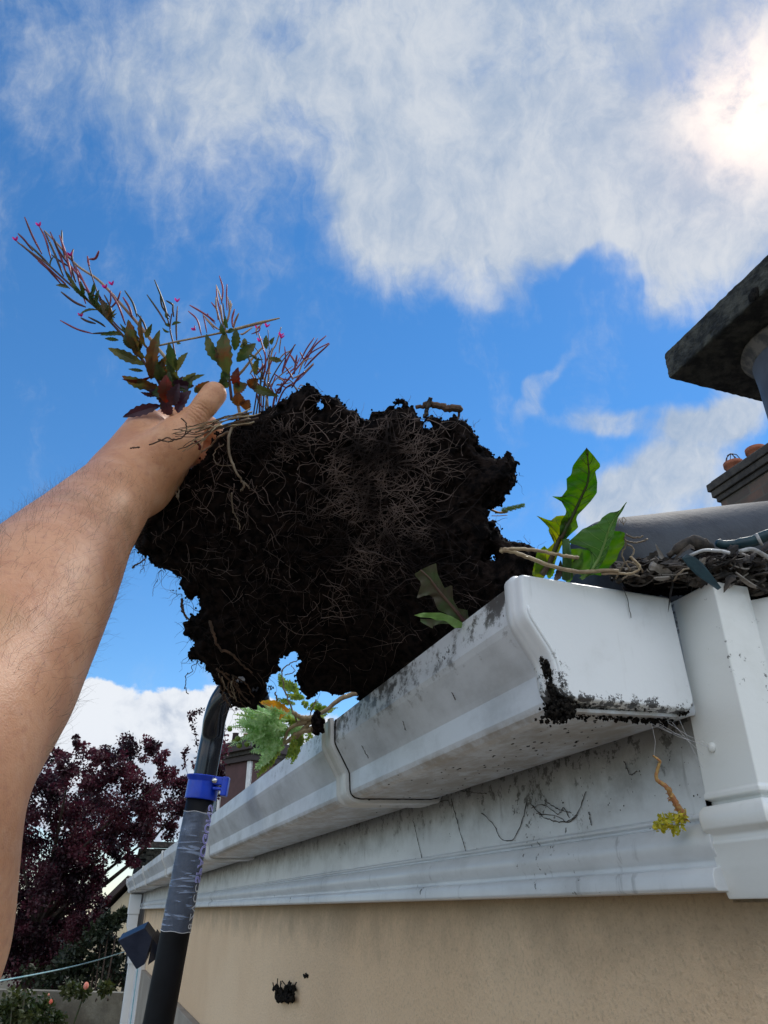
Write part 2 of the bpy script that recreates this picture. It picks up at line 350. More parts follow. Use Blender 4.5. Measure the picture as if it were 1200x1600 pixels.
# ------------------------------------------------------------------ mesh helpers
class MB:
    def __init__(s): s.v = []; s.f = []; s.n = 0
    def add(s, verts, faces):
        s.v.append(np.asarray(verts, float).reshape(-1, 3))
        o = s.n
        s.f.extend([tuple(i+o for i in f) for f in faces]); s.n += len(s.v[-1]); return s
    def tube(s, pts, rad, seg=8, cap=True):
        pts = np.asarray(pts, float); n = len(pts)
        r = np.broadcast_to(np.asarray(rad, float), (n,)) if np.ndim(rad) else np.full(n, rad)
        tg = np.gradient(pts, axis=0); tg /= np.linalg.norm(tg, axis=1)[:, None]+1e-12
        a = np.array([0, 0, 1.0]) if abs(tg[0][2]) < .9 else np.array([1.0, 0, 0])
        nrm = np.cross(tg[0], a); nrm /= np.linalg.norm(nrm)
        V = []
        for i in range(n):
            nrm = nrm - tg[i]*np.dot(nrm, tg[i]); nrm /= np.linalg.norm(nrm)+1e-12
            bi = np.cross(tg[i], nrm)
            for k in range(seg):
                t = 2*math.pi*k/seg
                V.append(pts[i]+r[i]*(math.cos(t)*nrm+math.sin(t)*bi))
        Fc = [(i*seg+k, i*seg+(k+1) % seg, (i+1)*seg+(k+1) % seg, (i+1)*seg+k) for i in range(n-1) for k in range(seg)]
        if cap: Fc += [tuple(range(seg))[::-1], tuple((n-1)*seg+k for k in range(seg))]
        return s.add(V, Fc)
    def box(s, lo, hi, M=None):
        x0, y0, z0 = lo; x1, y1, z1 = hi
        V = np.array([(x, y, z) for x in (x0, x1) for y in (y0, y1) for z in (z0, z1)], float)
        if M is not None: V = np.array([tuple(M @ Vector(p)) for p in V])
        return s.add(V, [(0, 1, 3, 2), (4, 6, 7, 5), (0, 4, 5, 1), (2, 3, 7, 6), (0, 2, 6, 4), (1, 5, 7, 3)])
    def sweep(s, profs, closed=True, cap=True):
        """profs: list of equal length rings of 3D points"""
        n = len(profs[0]); V = [p for r in profs for p in r]
        rng_ = range(n) if closed else range(n-1)
        Fc = [(i*n+k, i*n+(k+1) % n, (i+1)*n+(k+1) % n, (i+1)*n+k) for i in range(len(profs)-1) for k in rng_]
        if cap and closed: Fc += [tuple(range(n))[::-1], tuple((len(profs)-1)*n+k for k in range(n))]
        return s.add(V, Fc)
    def ball(s, c, r, n=6, jit=0, sq=(1, 1, 1)):
        V = []; c = np.asarray(c, float)
        for i in range(n+1):
            th = math.pi*i/n
            for k in range(2*n):
                ph = math.pi*k/n; rr = r*(1+jit*(random.random()-.5))
                V.append(c+rr*np.array([math.sin(th)*math.cos(ph)*sq[0], math.sin(th)*math.sin(ph)*sq[1], math.cos(th)*sq[2]]))
        m_ = 2*n
        return s.add(V, [(i*m_+k, i*m_+(k+1) % m_, (i+1)*m_+(k+1) % m_, (i+1)*m_+k) for i in range(n) for k in range(m_)])
def tag(o, label=None, cat=None, group=None, kind=None):
    if label: o['label'] = label
    if cat: o['category'] = cat
    if group: o['group'] = group
    if kind: o['kind'] = kind
    return o
WL = {}                                                        # world location of each object's origin
def empty(name, loc, label, cat, group=None):
    o = bpy.data.objects.new(name, None); COL.objects.link(o); o.location = tuple(loc); o.empty_display_size = .05
    WL[o.name] = np.array(loc, float); return tag(o, label, cat, group)
def link(name, mb, mat, parent=None, smooth=False, origin=None, bevel=0, auto=None):
    V = np.concatenate(mb.v) if isinstance(mb, MB) else mb[0]
    Fc = mb.f if isinstance(mb, MB) else mb[1]
    if origin is None:
        if parent is None:
            origin = np.array([V[:, 0].mean(), V[:, 1].mean(), V[:, 2].min()])
        else: origin = WL[parent.name]
    V = V - np.asarray(origin, float)
    me = bpy.data.meshes.new(name)
    if isinstance(Fc, np.ndarray):
        me.vertices.add(len(V)); me.vertices.foreach_set('co', V.astype(np.float32).ravel())
        k = Fc.shape[1]; me.loops.add(Fc.size); me.loops.foreach_set('vertex_index', Fc.astype(np.int32).ravel())
        me.polygons.add(len(Fc)); me.polygons.foreach_set('loop_start', np.arange(0, Fc.size, k, dtype=np.int32))
        me.update(calc_edges=True)
    else: me.from_pydata(V.tolist(), [], Fc)
    me.validate(); me.update()
    me.materials.append(MATS[mat])
    if smooth: me.polygons.foreach_set('use_smooth', [True]*len(me.polygons))
    o = bpy.data.objects.new(name, me); COL.objects.link(o)
    if parent is not None:
        o.parent = parent; o.location = tuple(np.asarray(origin)-WL[parent.name])
    else: o.location = tuple(origin)
    WL[o.name] = np.asarray(origin, float)
    if bevel:
        bm_ = o.modifiers.new('bevel', 'BEVEL'); bm_.width = bevel; bm_.segments = 3; bm_.limit_method = 'ANGLE'; bm_.angle_limit = math.radians(35)
        me.polygons.foreach_set('use_smooth', [True]*len(me.polygons))
        wn_ = o.modifiers.new('normals', 'WEIGHTED_NORMAL'); wn_.keep_sharp = True
    return o
def copy_tree(o, loc, parent=None):
    c = o.copy(); COL.objects.link(c); c.location = loc
    if parent: c.parent = parent
    WL[c.name] = np.array(loc, float)
    for ch in list(o.children):
        d = ch.copy(); COL.objects.link(d); d.parent = c
    return c
def curve(pts, n=24, jit=0):
    """Catmull-Rom resample"""
    p = np.asarray(pts, float); p = np.vstack([2*p[0]-p[1], p, 2*p[-1]-p[-2]]); m_ = len(p)-3
    o = []
    for q in np.linspace(0, m_-1e-6, n):
        i = int(q); t = q-i; a, b_, c_, d_ = p[i:i+4]
        o.append(.5*((2*b_)+(c_-a)*t+(2*a-5*b_+4*c_-d_)*t*t+(3*b_-a-3*c_+d_)*t**3))
    o = np.array(o)
    if jit: o += rng.normal(0, jit, o.shape)
    return o
def pxc(pts, d, n=24, jit=0): return curve([P(*((q[0], q[1], q[2]) if len(q) > 2 else (q[0], q[1], d))) for q in pts], n, jit)

def hash3(i, j, k, seed):
    h = (i.astype(np.int64)*374761393 + j.astype(np.int64)*668265263 + k.astype(np.int64)*2147483647 + seed*1274126177) & 0xffffffff
    h = ((h ^ (h >> 13))*1274126177) & 0xffffffff
    return ((h ^ (h >> 16)) & 0xffff).astype(np.float32)/65535.0
def vnoise(x, y, z, seed=0):
    i, j, k = np.floor(x), np.floor(y), np.floor(z)
    fx, fy, fz = (a-b_ for a, b_ in ((x, i), (y, j), (z, k)))
    fx, fy, fz = (a*a*(3-2*a) for a in (fx, fy, fz)); r = 0
    for a in (0, 1):
        for b_ in (0, 1):
            for c_ in (0, 1):
                wgt = (fx if a else 1-fx)*(fy if b_ else 1-fy)*(fz if c_ else 1-fz)
                r = r + wgt*hash3(i+a, j+b_, k+c_, seed)
    return r*2-1
def surface_nets(f):
    nx, ny, nz = f.shape; s = f < 0
    N = (nx-1)*(ny-1)*(nz-1)
    acc = np.zeros((N, 3)); cnt = np.zeros(N)
    def cid(i, j, k): return (i*(ny-1)+j)*(nz-1)+k
    quads = []
    for ax in range(3):
        sl0 = [slice(None)]*3; sl1 = [slice(None)]*3; sl0[ax] = slice(0, -1); sl1[ax] = slice(1, None)
        a = s[tuple(sl0)]; b_ = s[tuple(sl1)]
        I = np.argwhere(a != b_); f0 = f[tuple(sl0)][tuple(I.T)]; f1 = f[tuple(sl1)][tuple(I.T)]
        t = f0/(f0-f1); pos = I.astype(float); pos[:, ax] += t
        o1, o2 = [(1, 2), (2, 0), (0, 1)][ax]; ids = []; ok = np.ones(len(I), bool)
        for da, db in ((0, 0), (1, 0), (1, 1), (0, 1)):
            J = I.copy(); J[:, o1] -= da; J[:, o2] -= db
            good = (J[:, o1] >= 0) & (J[:, o2] >= 0) & (J[:, 0] < nx-1) & (J[:, 1] < ny-1) & (J[:, 2] < nz-1)
            ok &= good; c_ = cid(*J.T); c_ = np.where(good, c_, 0); ids.append(c_)
            np.add.at(acc, c_[good], pos[good]); np.add.at(cnt, c_[good], 1)
        q = np.stack(ids, 1); flip = ~a[tuple(I.T)]
        q[flip] = q[flip][:, ::-1]; quads.append(q[ok])
    used = cnt > 0; remap = np.cumsum(used)-1
    return acc[used]/cnt[used][:, None], remap[np.concatenate(quads)]

def leaf(mb, base, tip, wid, nrm, fold=.25, bend=0.0, n=8, teeth=0, shape=.45, seed=None):
    base, tip, nrm = (np.asarray(a, float) for a in (base, tip, nrm))
    ax = tip-base; L = np.linalg.norm(ax); ax = ax/L
    nrm = nrm-ax*np.dot(nrm, ax); nrm /= np.linalg.norm(nrm)+1e-9; sd_ = np.cross(ax, nrm)
    V = []; 
    for i in range(n+1):
        t = i/n; wv_ = wid*math.sin(math.pi*min(1, t**(.5/shape*.9)))**.8 if 0 < t < 1 else wid*.06
        if teeth and 0 < i < n: wv_ *= 1 + (teeth if i % 2 else -teeth)
        c_ = base+ax*L*t+nrm*bend*L*math.sin(math.pi*t)*1.0 - nrm*bend*L*t*t
        V += [c_-sd_*wv_+nrm*wv_*fold, c_, c_+sd_*wv_+nrm*wv_*fold]
    Fc = []
    for i in range(n):
        a = i*3; Fc += [(a, a+1, a+4, a+3), (a+1, a+2, a+5, a+4)]
    return mb.add(V, Fc)
def resample(pts, n):
    p = np.asarray(pts, float); s = np.r_[0, np.cumsum(np.linalg.norm(np.diff(p, axis=0), axis=1))]; s /= s[-1]
    q = np.linspace(0, 1, n); return np.stack([np.interp(q, s, p[:, k]) for k in range(p.shape[1])], 1)
GRID = {}
def side_veins(mb, r=.00028, step=4):
    V, n, sub = GRID['v']; m_ = 2*sub+1
    for i in range(step, n-4, step):
        for s_ in (-1, 1):
            p_ = [V[max(0, i-j)*m_+sub+s_*j]-FW*.0003 for j in range(sub)]
            if np.linalg.norm(p_[-1]-p_[0]) > .004: mb.tube(p_, np.linspace(r, r*.35, len(p_)), 4, False)
def lobed(mb, mid, left, right, d, cup=.10, n=34, wave=.0022, org=(0, 0), sc_=1.0, sub=5):
    """broad leaf whose rib and two edges are given as polylines from tip to base"""
    def cv(pts): return np.array([(org[0]+a[0]/sc_, org[1]+a[1]/sc_) for a in pts], float)
    M_, L_, R_ = (resample(cv(a), n) for a in (mid, left, right)); V = []
    # the first and last rows share the tip and the base
    L_[0] = R_[0] = M_[0]
    for i in range(n):
        t = i/(n-1)
        for k in range(-sub, sub+1):
            e = L_[i] if k < 0 else R_[i]; q = abs(k)/sub; uv = M_[i]*(1-q)+e*q
            dd = (d[0]*(1-t)+d[1]*t) - cup*(q**1.4)*np.linalg.norm(e-M_[i])/F_PX*d[0] + wave*math.sin(i*1.1+k*.5)*q
            V.append(P(uv[0], uv[1], dd))
    m_ = 2*sub+1; GRID['v'] = (V, n, sub)
    mb.add(V, [(i*m_+k, i*m_+k+1, (i+1)*m_+k+1, (i+1)*m_+k) for i in range(n-1) for k in range(m_-1)])
    return [P(M_[i][0], M_[i][1], d[0]*(1-i/(n-1))+d[1]*i/(n-1)-.0006) for i in range(n)]

# ------------------------------------------------------------------ ground
g = MB(); g.add([(-400, -400, 0), (400, -400, 0), (400, 400, 0), (-400, 400, 0)], [(0, 1, 2, 3)])
tag(link('ground', g, 'grass_ground', origin=(0, 0, 0)), kind='structure')
g = MB(); g.add([(-3, -4, .004), (.36, -4, .004), (.36, 6.1, .004), (-3, 6.1, .004)], [(0, 1, 2, 3)])
tag(link('patio', g, 'patio', origin=(0, 0, 0)), kind='structure')

# ------------------------------------------------------------------ the house (its eaves are right above the camera)
Z = lambda h: CH+h
YN, YF = .385, 6.05                        # near and far ends of the gutter
PITCHR = .287
house = empty('house', (.38, .6, 0), 'cream rendered single storey house with white plastic eaves under the gutter', 'house')
g = MB(); g.box((.380, .15, 0), (.62, .4199, Z(.0045))); g.box((.380, .42, 0), (.62, 6.0, Z(.10))); g.box((.62, .42, 0), (6.2, .66, Z(.10))); g.box((.62, 5.76, 0), (6.2, 6.0, Z(.10)))
g.box((5.96, .66, 0), (6.2, 5.76, Z(.10)))
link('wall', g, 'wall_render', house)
g = MB(); g.box((.355, .9, 0), (.3795, 5.2, Z(-.30))); link('plinth', g, 'band_render', house, bevel=.004)
# fascia board, profile in (X, Z)
fp = [(.392, .190), (.360, .190), (.360, .0545), (.3575, .0535), (.3575, .0515), (.3600, .0505), (.3600, .0490), (.354, .0475), (.350, .040), (.350, .034), (.3525, .029), (.3545, .027), (.3545, .024),
      (.349, .0225), (.347, .019), (.347, .012), (.349, .010), (.392, .010)]
g = MB(); g.sweep([[(x, y, Z(z)) for x, z in fp] for y in (.3955, 6.02)])
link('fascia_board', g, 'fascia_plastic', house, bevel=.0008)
# moulded box end that closes the eaves at the corner
bp = [(.352, .192), (.352, .0650), (.3505, .0640), (.3505, .0610), (.3560, .0600), (.3560, .0575), (.3480, .0568), (.3445, .0535), (.3435, .049), (.3445, .0435), (.3485, .0400), (.3485, .0375), (.3475, .036), (.349, .031), (.350, .024), (.3505, .0215),
      (.3530, .010), (.3545, .006)]
BXO = .0035; cx, cy = .352+BXO, .354; g = MB(); rings = []
n_ = len(bp)
bp = [(x+BXO, z) for x, z in bp]
r1 = [(x, .399, Z(z)) for x, z in bp] + [(.3605, .399, Z(.006)), (.3605, .399, Z(.192))]
off = [x-.352-BXO for x, z in bp]
r2 = [(x, cy+o, Z(z)) for (x, z), o in zip(bp, off)] + [(.3605, cy+.0085, Z(.006)), (.3605, cy+.0085, Z(.192))]
r3 = [(.385, cy+o, Z(z)) for (x, z), o in zip(bp, off)] + [(.385, cy+.0085, Z(.006)), (.385, cy+.0085, Z(.192))]
g.sweep([r1, r2, r3])
link('box_end', g, 'box_plastic', house, bevel=.0015)
# recessed verge board that climbs with the roof
g = MB(); V = []
for y in (.372, .392):
    V += [(.386, y, Z(.01)), (.386, y, Z(.186)), (3.4, y, Z(.186)+3.01*PITCHR), (3.4, y, Z(.01)+3.01*PITCHR)]
g.add(V, [(0, 1, 2, 3), (7, 6, 5, 4), (0, 4, 5, 1), (1, 5, 6, 2), (2, 6, 7, 3), (3, 7, 4, 0)])
link('verge_board', g, 'box_plastic', house)
g = MB(); g.ball(PL(1112, 1168, 0, .3550), .0032, 6, 0, (.6, 1, 1)); link('screw_cap', g, 'box_plastic', house, True)
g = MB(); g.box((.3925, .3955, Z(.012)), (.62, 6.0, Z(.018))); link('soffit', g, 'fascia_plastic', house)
# roof: a tiled slab that starts behind the gutter
def rz(x): return Z(.165)+(x-.36)*PITCHR
g = MB(); nx_ = 14
for i in range(nx_):
    x0 = .372+i*.24; x1 = x0+.25
    a0, a1 = rz(x0)+.020, rz(x1)+.004
    g.add([(x0, .50, a0), (x1, .50, a1), (x1, 6.05, a1), (x0, 6.05, a0), (x0, .50, a0-.016), (x1, .50, a1-.016), (x1, 6.05, a1-.016), (x0, 6.05, a0-.016)],
          [(0, 1, 2, 3), (7, 6, 5, 4), (0, 3, 7, 4), (0, 4, 5, 1), (2, 6, 7, 3), (1, 5, 6, 2)])
xr = .372+nx_*.24; g.add([(xr, .5, rz(xr)), (2*xr-.38, .5, rz(.38)), (2*xr-.38, 6.05, rz(.38)), (xr, 6.05, rz(xr))], [(0, 1, 2, 3)])
roof = link('roof', g, 'roof_tile', house)
def tubepts(k): return [(.36, .50, Z(.228)), (.62, .50, Z(.303)), (1.2, .5, Z(.469)), (2.4, .5, Z(.81)), (3.5, .5, Z(1.13))]
a = np.array((.375, .50, Z(.258))); b_ = np.array((3.6, .50, Z(.258)+3.225*.275)); g = MB()
ts = [0, .004, .008]+list(np.linspace(.02, 1, 30)); g.tube([a+(b_-a)*t for t in ts], [.043, .0475, .0485]+[.0485+.0009*math.sin(k*1.3) for k in range(30)], 40)
link('verge_tile', g, 'ridge_tile', roof, True)
# chimney on the roof: capping slab on a round flue
ch = empty('chimney', (1.46, 1.03, rz(1.46)), 'squat chimney with a dark weathered concrete capping slab on a round grey flue', 'chimney')
g = MB(); x0, y1, zb, zt = 1.256, 1.243, Z(1.265), Z(1.350)
nx_, ny_ = 40, 40; V = []; Fc = []
bmv = {}
def slabgrid(o, eu, ev, nu, nv):
    for i in range(nu+1):
        for j in range(nv+1): V.append(np.array(o)+np.array(eu)*i/nu+np.array(ev)*j/nv)
sx_, sy_ = .62, .66
g.box((x0, y1-sy_, zb), (x0+sx_, y1, zt))
cap = link('capping_slab', g, 'old_concrete', ch)
md = cap.modifiers.new('bev', 'BEVEL'); md.width = .006; md.segments = 2
md = cap.modifiers.new('sub', 'SUBSURF'); md.subdivision_type = 'SIMPLE'; md.levels = md.render_levels = 6
tx = bpy.data.textures.new('rough', 'CLOUDS'); tx.noise_scale = .012; tx.noise_depth = 4
md = cap.modifiers.new('disp', 'DISPLACE'); md.texture = tx; md.strength = .006; md.texture_coords = 'LOCAL'; md.mid_level = .5
g = MB(); g.tube([(1.475, 1.02, z) for z in (rz(1.4)-.1, zb-.09, zb-.02, zb+.004)], [.112, .112, .116, .122], 48); link('flue', g, 'flue_clay', ch, True)
g = MB(); zz = np.linspace(zb-.045, zb-.001, 5); g.tube([(1.475, 1.02, z) for z in zz], [.114, .118, .128, .136, .132], 40); link('mortar_collar', g, 'mortar', ch, True)
g = MB(); g.ball((1.2555, PL(1178, 460, 0, 1.2555)[1], PL(1178, 460, 0, 1.2555)[2]), .017, 6, .3, (.25, 1, 1)); link('fixing_hole', g, 'grime', ch, True)

# ------------------------------------------------------------------ gutter
gut = empty('gutter', (.29, YN, Z(.10)), 'long white square-line plastic gutter smeared with soil along the eaves', 'gutter')
go_ = [(.2315, .190), (.2315, .1655), (.2335, .161), (.2475, .137), (.2495, .133), (.2505, .1155), (.2520, .1115), (.2560, .1085), (.262, .1075), (.345, .1105), (.3545, .1125), (.3570, .118), (.3570, .190)]
gi_ = [(.3552, .190), (.3552, .1185), (.345, .1126), (.263, .1096), (.2585, .1105), (.2545, .113), (.2527, .117), (.2517, .134), (.2495, .138), (.2355, .1625), (.2337, .166), (.2337, .1872), (.2370, .1872), (.2370, .190)]
prof = go_+gi_
g = MB(); g.sweep([[(x, y, Z(z)) for x, z in prof] for y in list(np.linspace(YN+.008, YF, 30))])
link('gutter_channel', g, 'gutter_plastic', gut)
# end cap: face plate with a rolled rim
def rounded(pts, rad, k=5):
    o = []; n = len(pts)
    for i in range(n):
        p, a, c = (np.array(pts[j % n], float) for j in (i, i-1, i+1)); da = a-p; dc = c-p; la = np.linalg.norm(da); lc = np.linalg.norm(dc); q = min(rad[i], la*.45, lc*.45)
        if q <= 0: o.append(p); continue
        p0 = p+da/la*q; p1 = p+dc/lc*q
        for t in np.linspace(0, 1, k): o.append(p0*(1-t)**2+p*2*t*(1-t)+p1*t*t)
    return np.array(o)
CAPP = [(.2300, .1915), (.2295, .1635), (.2470, .1360), (.2485, .1130), (.3495, .1130), (.3465, .1905)]
capo = rounded(CAPP, [.003, .006, .008, .012, .009, .003]); capc = capo.mean(0)
def capr(y, g_):
    d = capo-capc; return [(x+math.copysign(g_, dx__), y, Z(z+math.copysign(g_, dz__))) for (x, z), (dx__, dz__) in zip(capo, d)]
def capoff(y, off):
    tg = np.roll(capo, -1, 0)-np.roll(capo, 1, 0); tg /= np.linalg.norm(tg, axis=1)[:, None]; nr = np.stack([tg[:, 1], -tg[:, 0]], 1)
    if np.sum(nr*(capo-capc)) < 0: nr = -nr
    q = capo+nr*off; return [(x, y, Z(z)) for x, z in q]
g = MB(); g.sweep([capoff(YN+.018, -.001), capoff(YN+.0178, .0028), capoff(YN+.0105, .0030), capoff(YN+.0098, .0012), capoff(YN+.0045, .0008), capoff(YN+.0012, .0), capoff(YN+.0002, -.0009), capoff(YN, -.0016), capoff(YN, -.0021)])
ec_ = link('end_cap', g, 'white_plastic', gut, True); ec_.modifiers.new('normals', 'WEIGHTED_NORMAL')
g = MB(); rr_ = capoff(YN-.0001, -.0035); nn_ = len(rr_); k0 = [k for k in range(nn_) if rr_[k][0] < .262 and .118 < rr_[k][2]-CH < .186]
g.tube([rr_[k] for k in k0], .0011, 8); link('cap_rim', g, 'white_plastic', gut, True)
# brackets: a strap that follows the channel
def strap(y, wdt, t0=.0012):
    ring = []; C = np.array([.302, .15])
    pr = [(.2300, .192)]+go_[1:-1]+[(.3585, .15)]
    P_ = np.array(pr); tgv = np.gradient(P_, axis=0); tgv /= np.linalg.norm(tgv, axis=1)[:, None]
    nr = np.stack([-tgv[:, 1], tgv[:, 0]], 1); nr = np.where((np.sum(nr*(P_-C), 1) < 0)[:, None], -nr, nr)
    outs = []
    for yy, o in ((y-wdt, t0*.8), (y-wdt*.95, .0046), (y-wdt*.60, .0058), (y-wdt*.42, .0030), (y+wdt*.42, .0030), (y+wdt*.60, .0058), (y+wdt*.95, .0046), (y+wdt, t0*.8)):
        outs.append([(q[0], yy, Z(q[1])) for q in P_+nr*o])
    ins = [[(q[0], yy, Z(q[1])) for q in P_+nr*.0004] for yy in (y+wdt, y-wdt)]
    rings = outs+ins+[outs[0]]
    mb = MB(); mb.sweep(rings, closed=False, cap=False)
    for side in (0, -1): pass
    return mb
b0 = link('bracket', strap(.838, .020), 'bracket_plastic', gut, bevel=.0007, origin=(.29, .835, Z(.12)))
g = MB(); g.tube(resample([(x-(.0006 if x < .26 else 0), .8165, Z(z-(.0004 if z < .115 else 0))) for x, z in go_[:-1]], 60)+rng.normal(0, .00012, (60, 3)), .00075, 5); link('bracket_gap_line', g, 'grime', gut)  # added dark line standing in for the shaded gap at the bracket edge
for y in (1.95, 3.05, 4.15, 5.1, 5.85):
    c_ = b0.copy(); COL.objects.link(c_); c_.parent = gut; c_.location = (0, y-YN, .02)
# black grime in the joint of the end cap
g = MB()
ci = np.array([(x, z) for x, z in capo]); low = [k for k in range(len(ci)) if ci[k][1] < .140 and ci[k][0] < .349]
for i in range(1500):
    k = random.choice(low[:-1]); t = random.random(); q = ci[k]*(1-t)+ci[(k+1) % len(ci)]*t
    hot = math.exp(-((q[0]-.252)/.012)**2)
    if random.random() > .35+hot: continue
    g.ball((q[0]+random.gauss(0, .0007), YN+random.uniform(.0035, .012), Z(q[1]-.0004+random.gauss(0, .0009))), random.uniform(.0003, .0008+.0007*hot), 3, 1.4)
for i in range(900):
    q = (random.gauss(.2535, .0030), YN+abs(random.gauss(.010, .006)), Z(random.gauss(.1085, .0030))); g.ball(q, random.uniform(.0004, .0013), 3, 1.4)
for i in range(300):
    q = (random.uniform(.25, .345), YN+random.uniform(.013, .022), Z(.1085+random.gauss(0, .0008))); g.ball(q, random.uniform(.0004, .0012), 3, 1.4)
for i in range(160):
    t = random.random(); q = np.array((.2298, .165))*(1-t)+np.array((.2478, .136))*t; g.ball((q[0]-.0006, YN+random.gauss(.0185, .0008), Z(q[1])), random.uniform(.0003, .0009), 3, .9)
tag(link('grime', g, 'grime', gut), kind='stuff')
# silt lying in the channel
g = MB(); V = []; ys = np.linspace(YN+.025, 5.9, 220); xs = np.linspace(.2545, .352, 12)
for y in ys:
    for x in xs: V.append((x, y, Z(.155+.010*math.sin(y*9)*.5 + .012*float(vnoise(np.array([x*60]), np.array([y*40]), np.array([0.]))[0]) - .00*x)))
g.add(V, [(i*12+k, i*12+k+1, (i+1)*12+k+1, (i+1)*12+k) for i in range(219) for k in range(11)])
tag(link('silt', g, 'soil'), 'black wet silt lying inside the white gutter channel', 'silt', kind='stuff')

# stains: thin dark threads and dried trickles on the fascia
def threads(name, specs, X, r, mat, parent):
    for pts in specs:
        mb = MB(); c = curve([PL(u, v, 0, X) for u, v in pts], 26); c[:, 1:] += rng.normal(0, .0004, (26, 2))
        mb.tube(c, r*rng.uniform(.4, 1.2, 26), 4); link(name, mb, mat, parent)
threads('cobweb', [[(646, 1283), (652, 1310), (660, 1345)], [(705, 1248), (716, 1290), (728, 1330)], [(752, 1270), (772, 1290), (782, 1310), (800, 1312), (815, 1285), (822, 1255)],
                   [(828, 1255), (842, 1270), (870, 1275), (890, 1285), (905, 1265), (915, 1235)], [(830, 1262), (850, 1258), (872, 1272), (880, 1262), (890, 1278)],
                   [(838, 1270), (860, 1281), (884, 1284), (902, 1272)], [(850, 1250), (868, 1262), (892, 1270)], [(920, 1268), (924, 1290)], [(680, 1230), (720, 1236), (760, 1240)],
                   [(600, 1270), (640, 1262), (700, 1250)], [(975, 1190), (985, 1210), (995, 1205)]], .3592, .00045, 'stain', house)
threads('hair_crack', [[(553, 1132), (560, 1155), (575, 1184)], [(598, 1112), (606, 1132)], [(700, 1070), (706, 1082), (712, 1094)], [(628, 1120), (634, 1142)]], .2405, .0005, 'stain', gut)
g = MB()
c = curve([PL(970, 912, 1, YN-.001), PL(980, 935, 1, YN-.0012), PL(986, 964, 1, YN-.001)], 14, .0002); g.tube(c, .0003, 4)
link('hair_crack', g, 'stain', gut)
# smear of soil stuck on the gutter face
g = MB()
for cu, cv_, su, sv, n_ in ((703, 1030, 8, 8, 150), (715, 1022, 7, 5, 40), (640, 1072, 16, 10, 60), (800, 972, 9, 9, 40), (620, 1095, 20, 12, 50), (685, 1062, 20, 12, 40), (600, 1090, 14, 5, 60)):
    for i in range(n_):
        u, v = random.gauss(cu, su), random.gauss(cv_, sv); t_ = min(1, max(0, (v-(925-.74*(u-808))-22)/60))
        g.ball(PL(u, v, 0, .2318+.0165*t_), random.uniform(.0003, .0013), 3, .8, (.4, 1, 1))
tag(link('soil_smear', g, 'grime', gut), kind='stuff')
g = MB()
for i in range(90):
    u = random.uniform(560, 960); v = 1236-(u-700)*.33+random.gauss(-18, 14); g.ball(PL(u, v, 2, Z(.0972)), random.uniform(.0003, .0011), 3, .8, (1, 1.6, .3))
tag(link('dirt_fleck', g, 'grime', gut), kind='stuff')
g = MB()
for i in range(150):
    u = random.uniform(560, 1130); v = random.uniform(1170, 1385); g.ball(PL(u, v, 0, .3598), random.uniform(.0002, .0006), 3, .8, (.3, 1, 1))
tag(link('dirt_fleck', g, 'grime', house), kind='stuff')

# downpipe at the far end
dp = empty('downpipe', (.30, 5.86, 0), 'white square downpipe running down the far corner of the cream wall', 'downpipe')
g = MB(); g.box((.262, 5.82, Z(-.02)), (.336, 5.90, Z(.097))); link('outlet', g, 'white_plastic', dp, bevel=.003)
g = MB(); g.sweep([[(x+dx_, 5.86+dy_, z) for dx_, dy_ in ((-.033, -.033), (.033, -.033), (.033, .033), (-.033, .033))] for x, z in ((.30, Z(-.0205)), (.30, Z(-.09)), (.345, Z(-.20)), (.345, 0.0))])
link('pipe', g, 'white_plastic', dp, bevel=.003)
g = MB(); g.box((.305, 5.815, Z(-.30)), (.379, 5.905, Z(-.26))); link('pipe_clip', g, 'white_plastic', dp)
# cable and white corner strip
g = MB(); g.box((.352, 5.25, 0), (.3797, 5.75, Z(-.10))); link('corner_board', g, 'white_paint', house, bevel=.004)
g = MB(); g.tube(curve([(.349, 5.45, Z(-.12)), (.349, 5.44, Z(-.8)), (.349, 5.46, .3)], 10), .004, 6)
tag(link('cable', g, 'line_cord', smooth=True), 'thin blue cable running down the white corner board', 'cable')
# floodlight fixed on the wall
fl = empty('floodlight', (.33, 3.9, Z(-.18)), 'dark blue square floodlight fixed to the wall just behind the black pole', 'floodlight')
pts = [P(184, 1470, 3.6), P(226, 1450, 3.6), P(238, 1466, 3.62), P(226, 1507, 3.6), P(213, 1515, 3.58)]
bk = [np.array(q)+FW*.06 for q in pts]; g = MB(); g.sweep([pts, bk]); link('lamp_housing', g, 'lamp_case', fl, bevel=.003)
g = MB(); g.tube([P(228, 1478, 3.66), P(246, 1492, 3.68), (.379, 3.95, Z(-.22))], .016, 8); link('bracket', g, 'grime', fl)
g = MB(); q4 = [P(238, 1466, 3.64), P(247, 1478, 3.66), P(245, 1498, 3.66), P(231, 1508, 3.64)]; g.sweep([q4, [q+FW*.08 for q in q4]]); link('lamp_hood', g, 'lamp_case', fl)

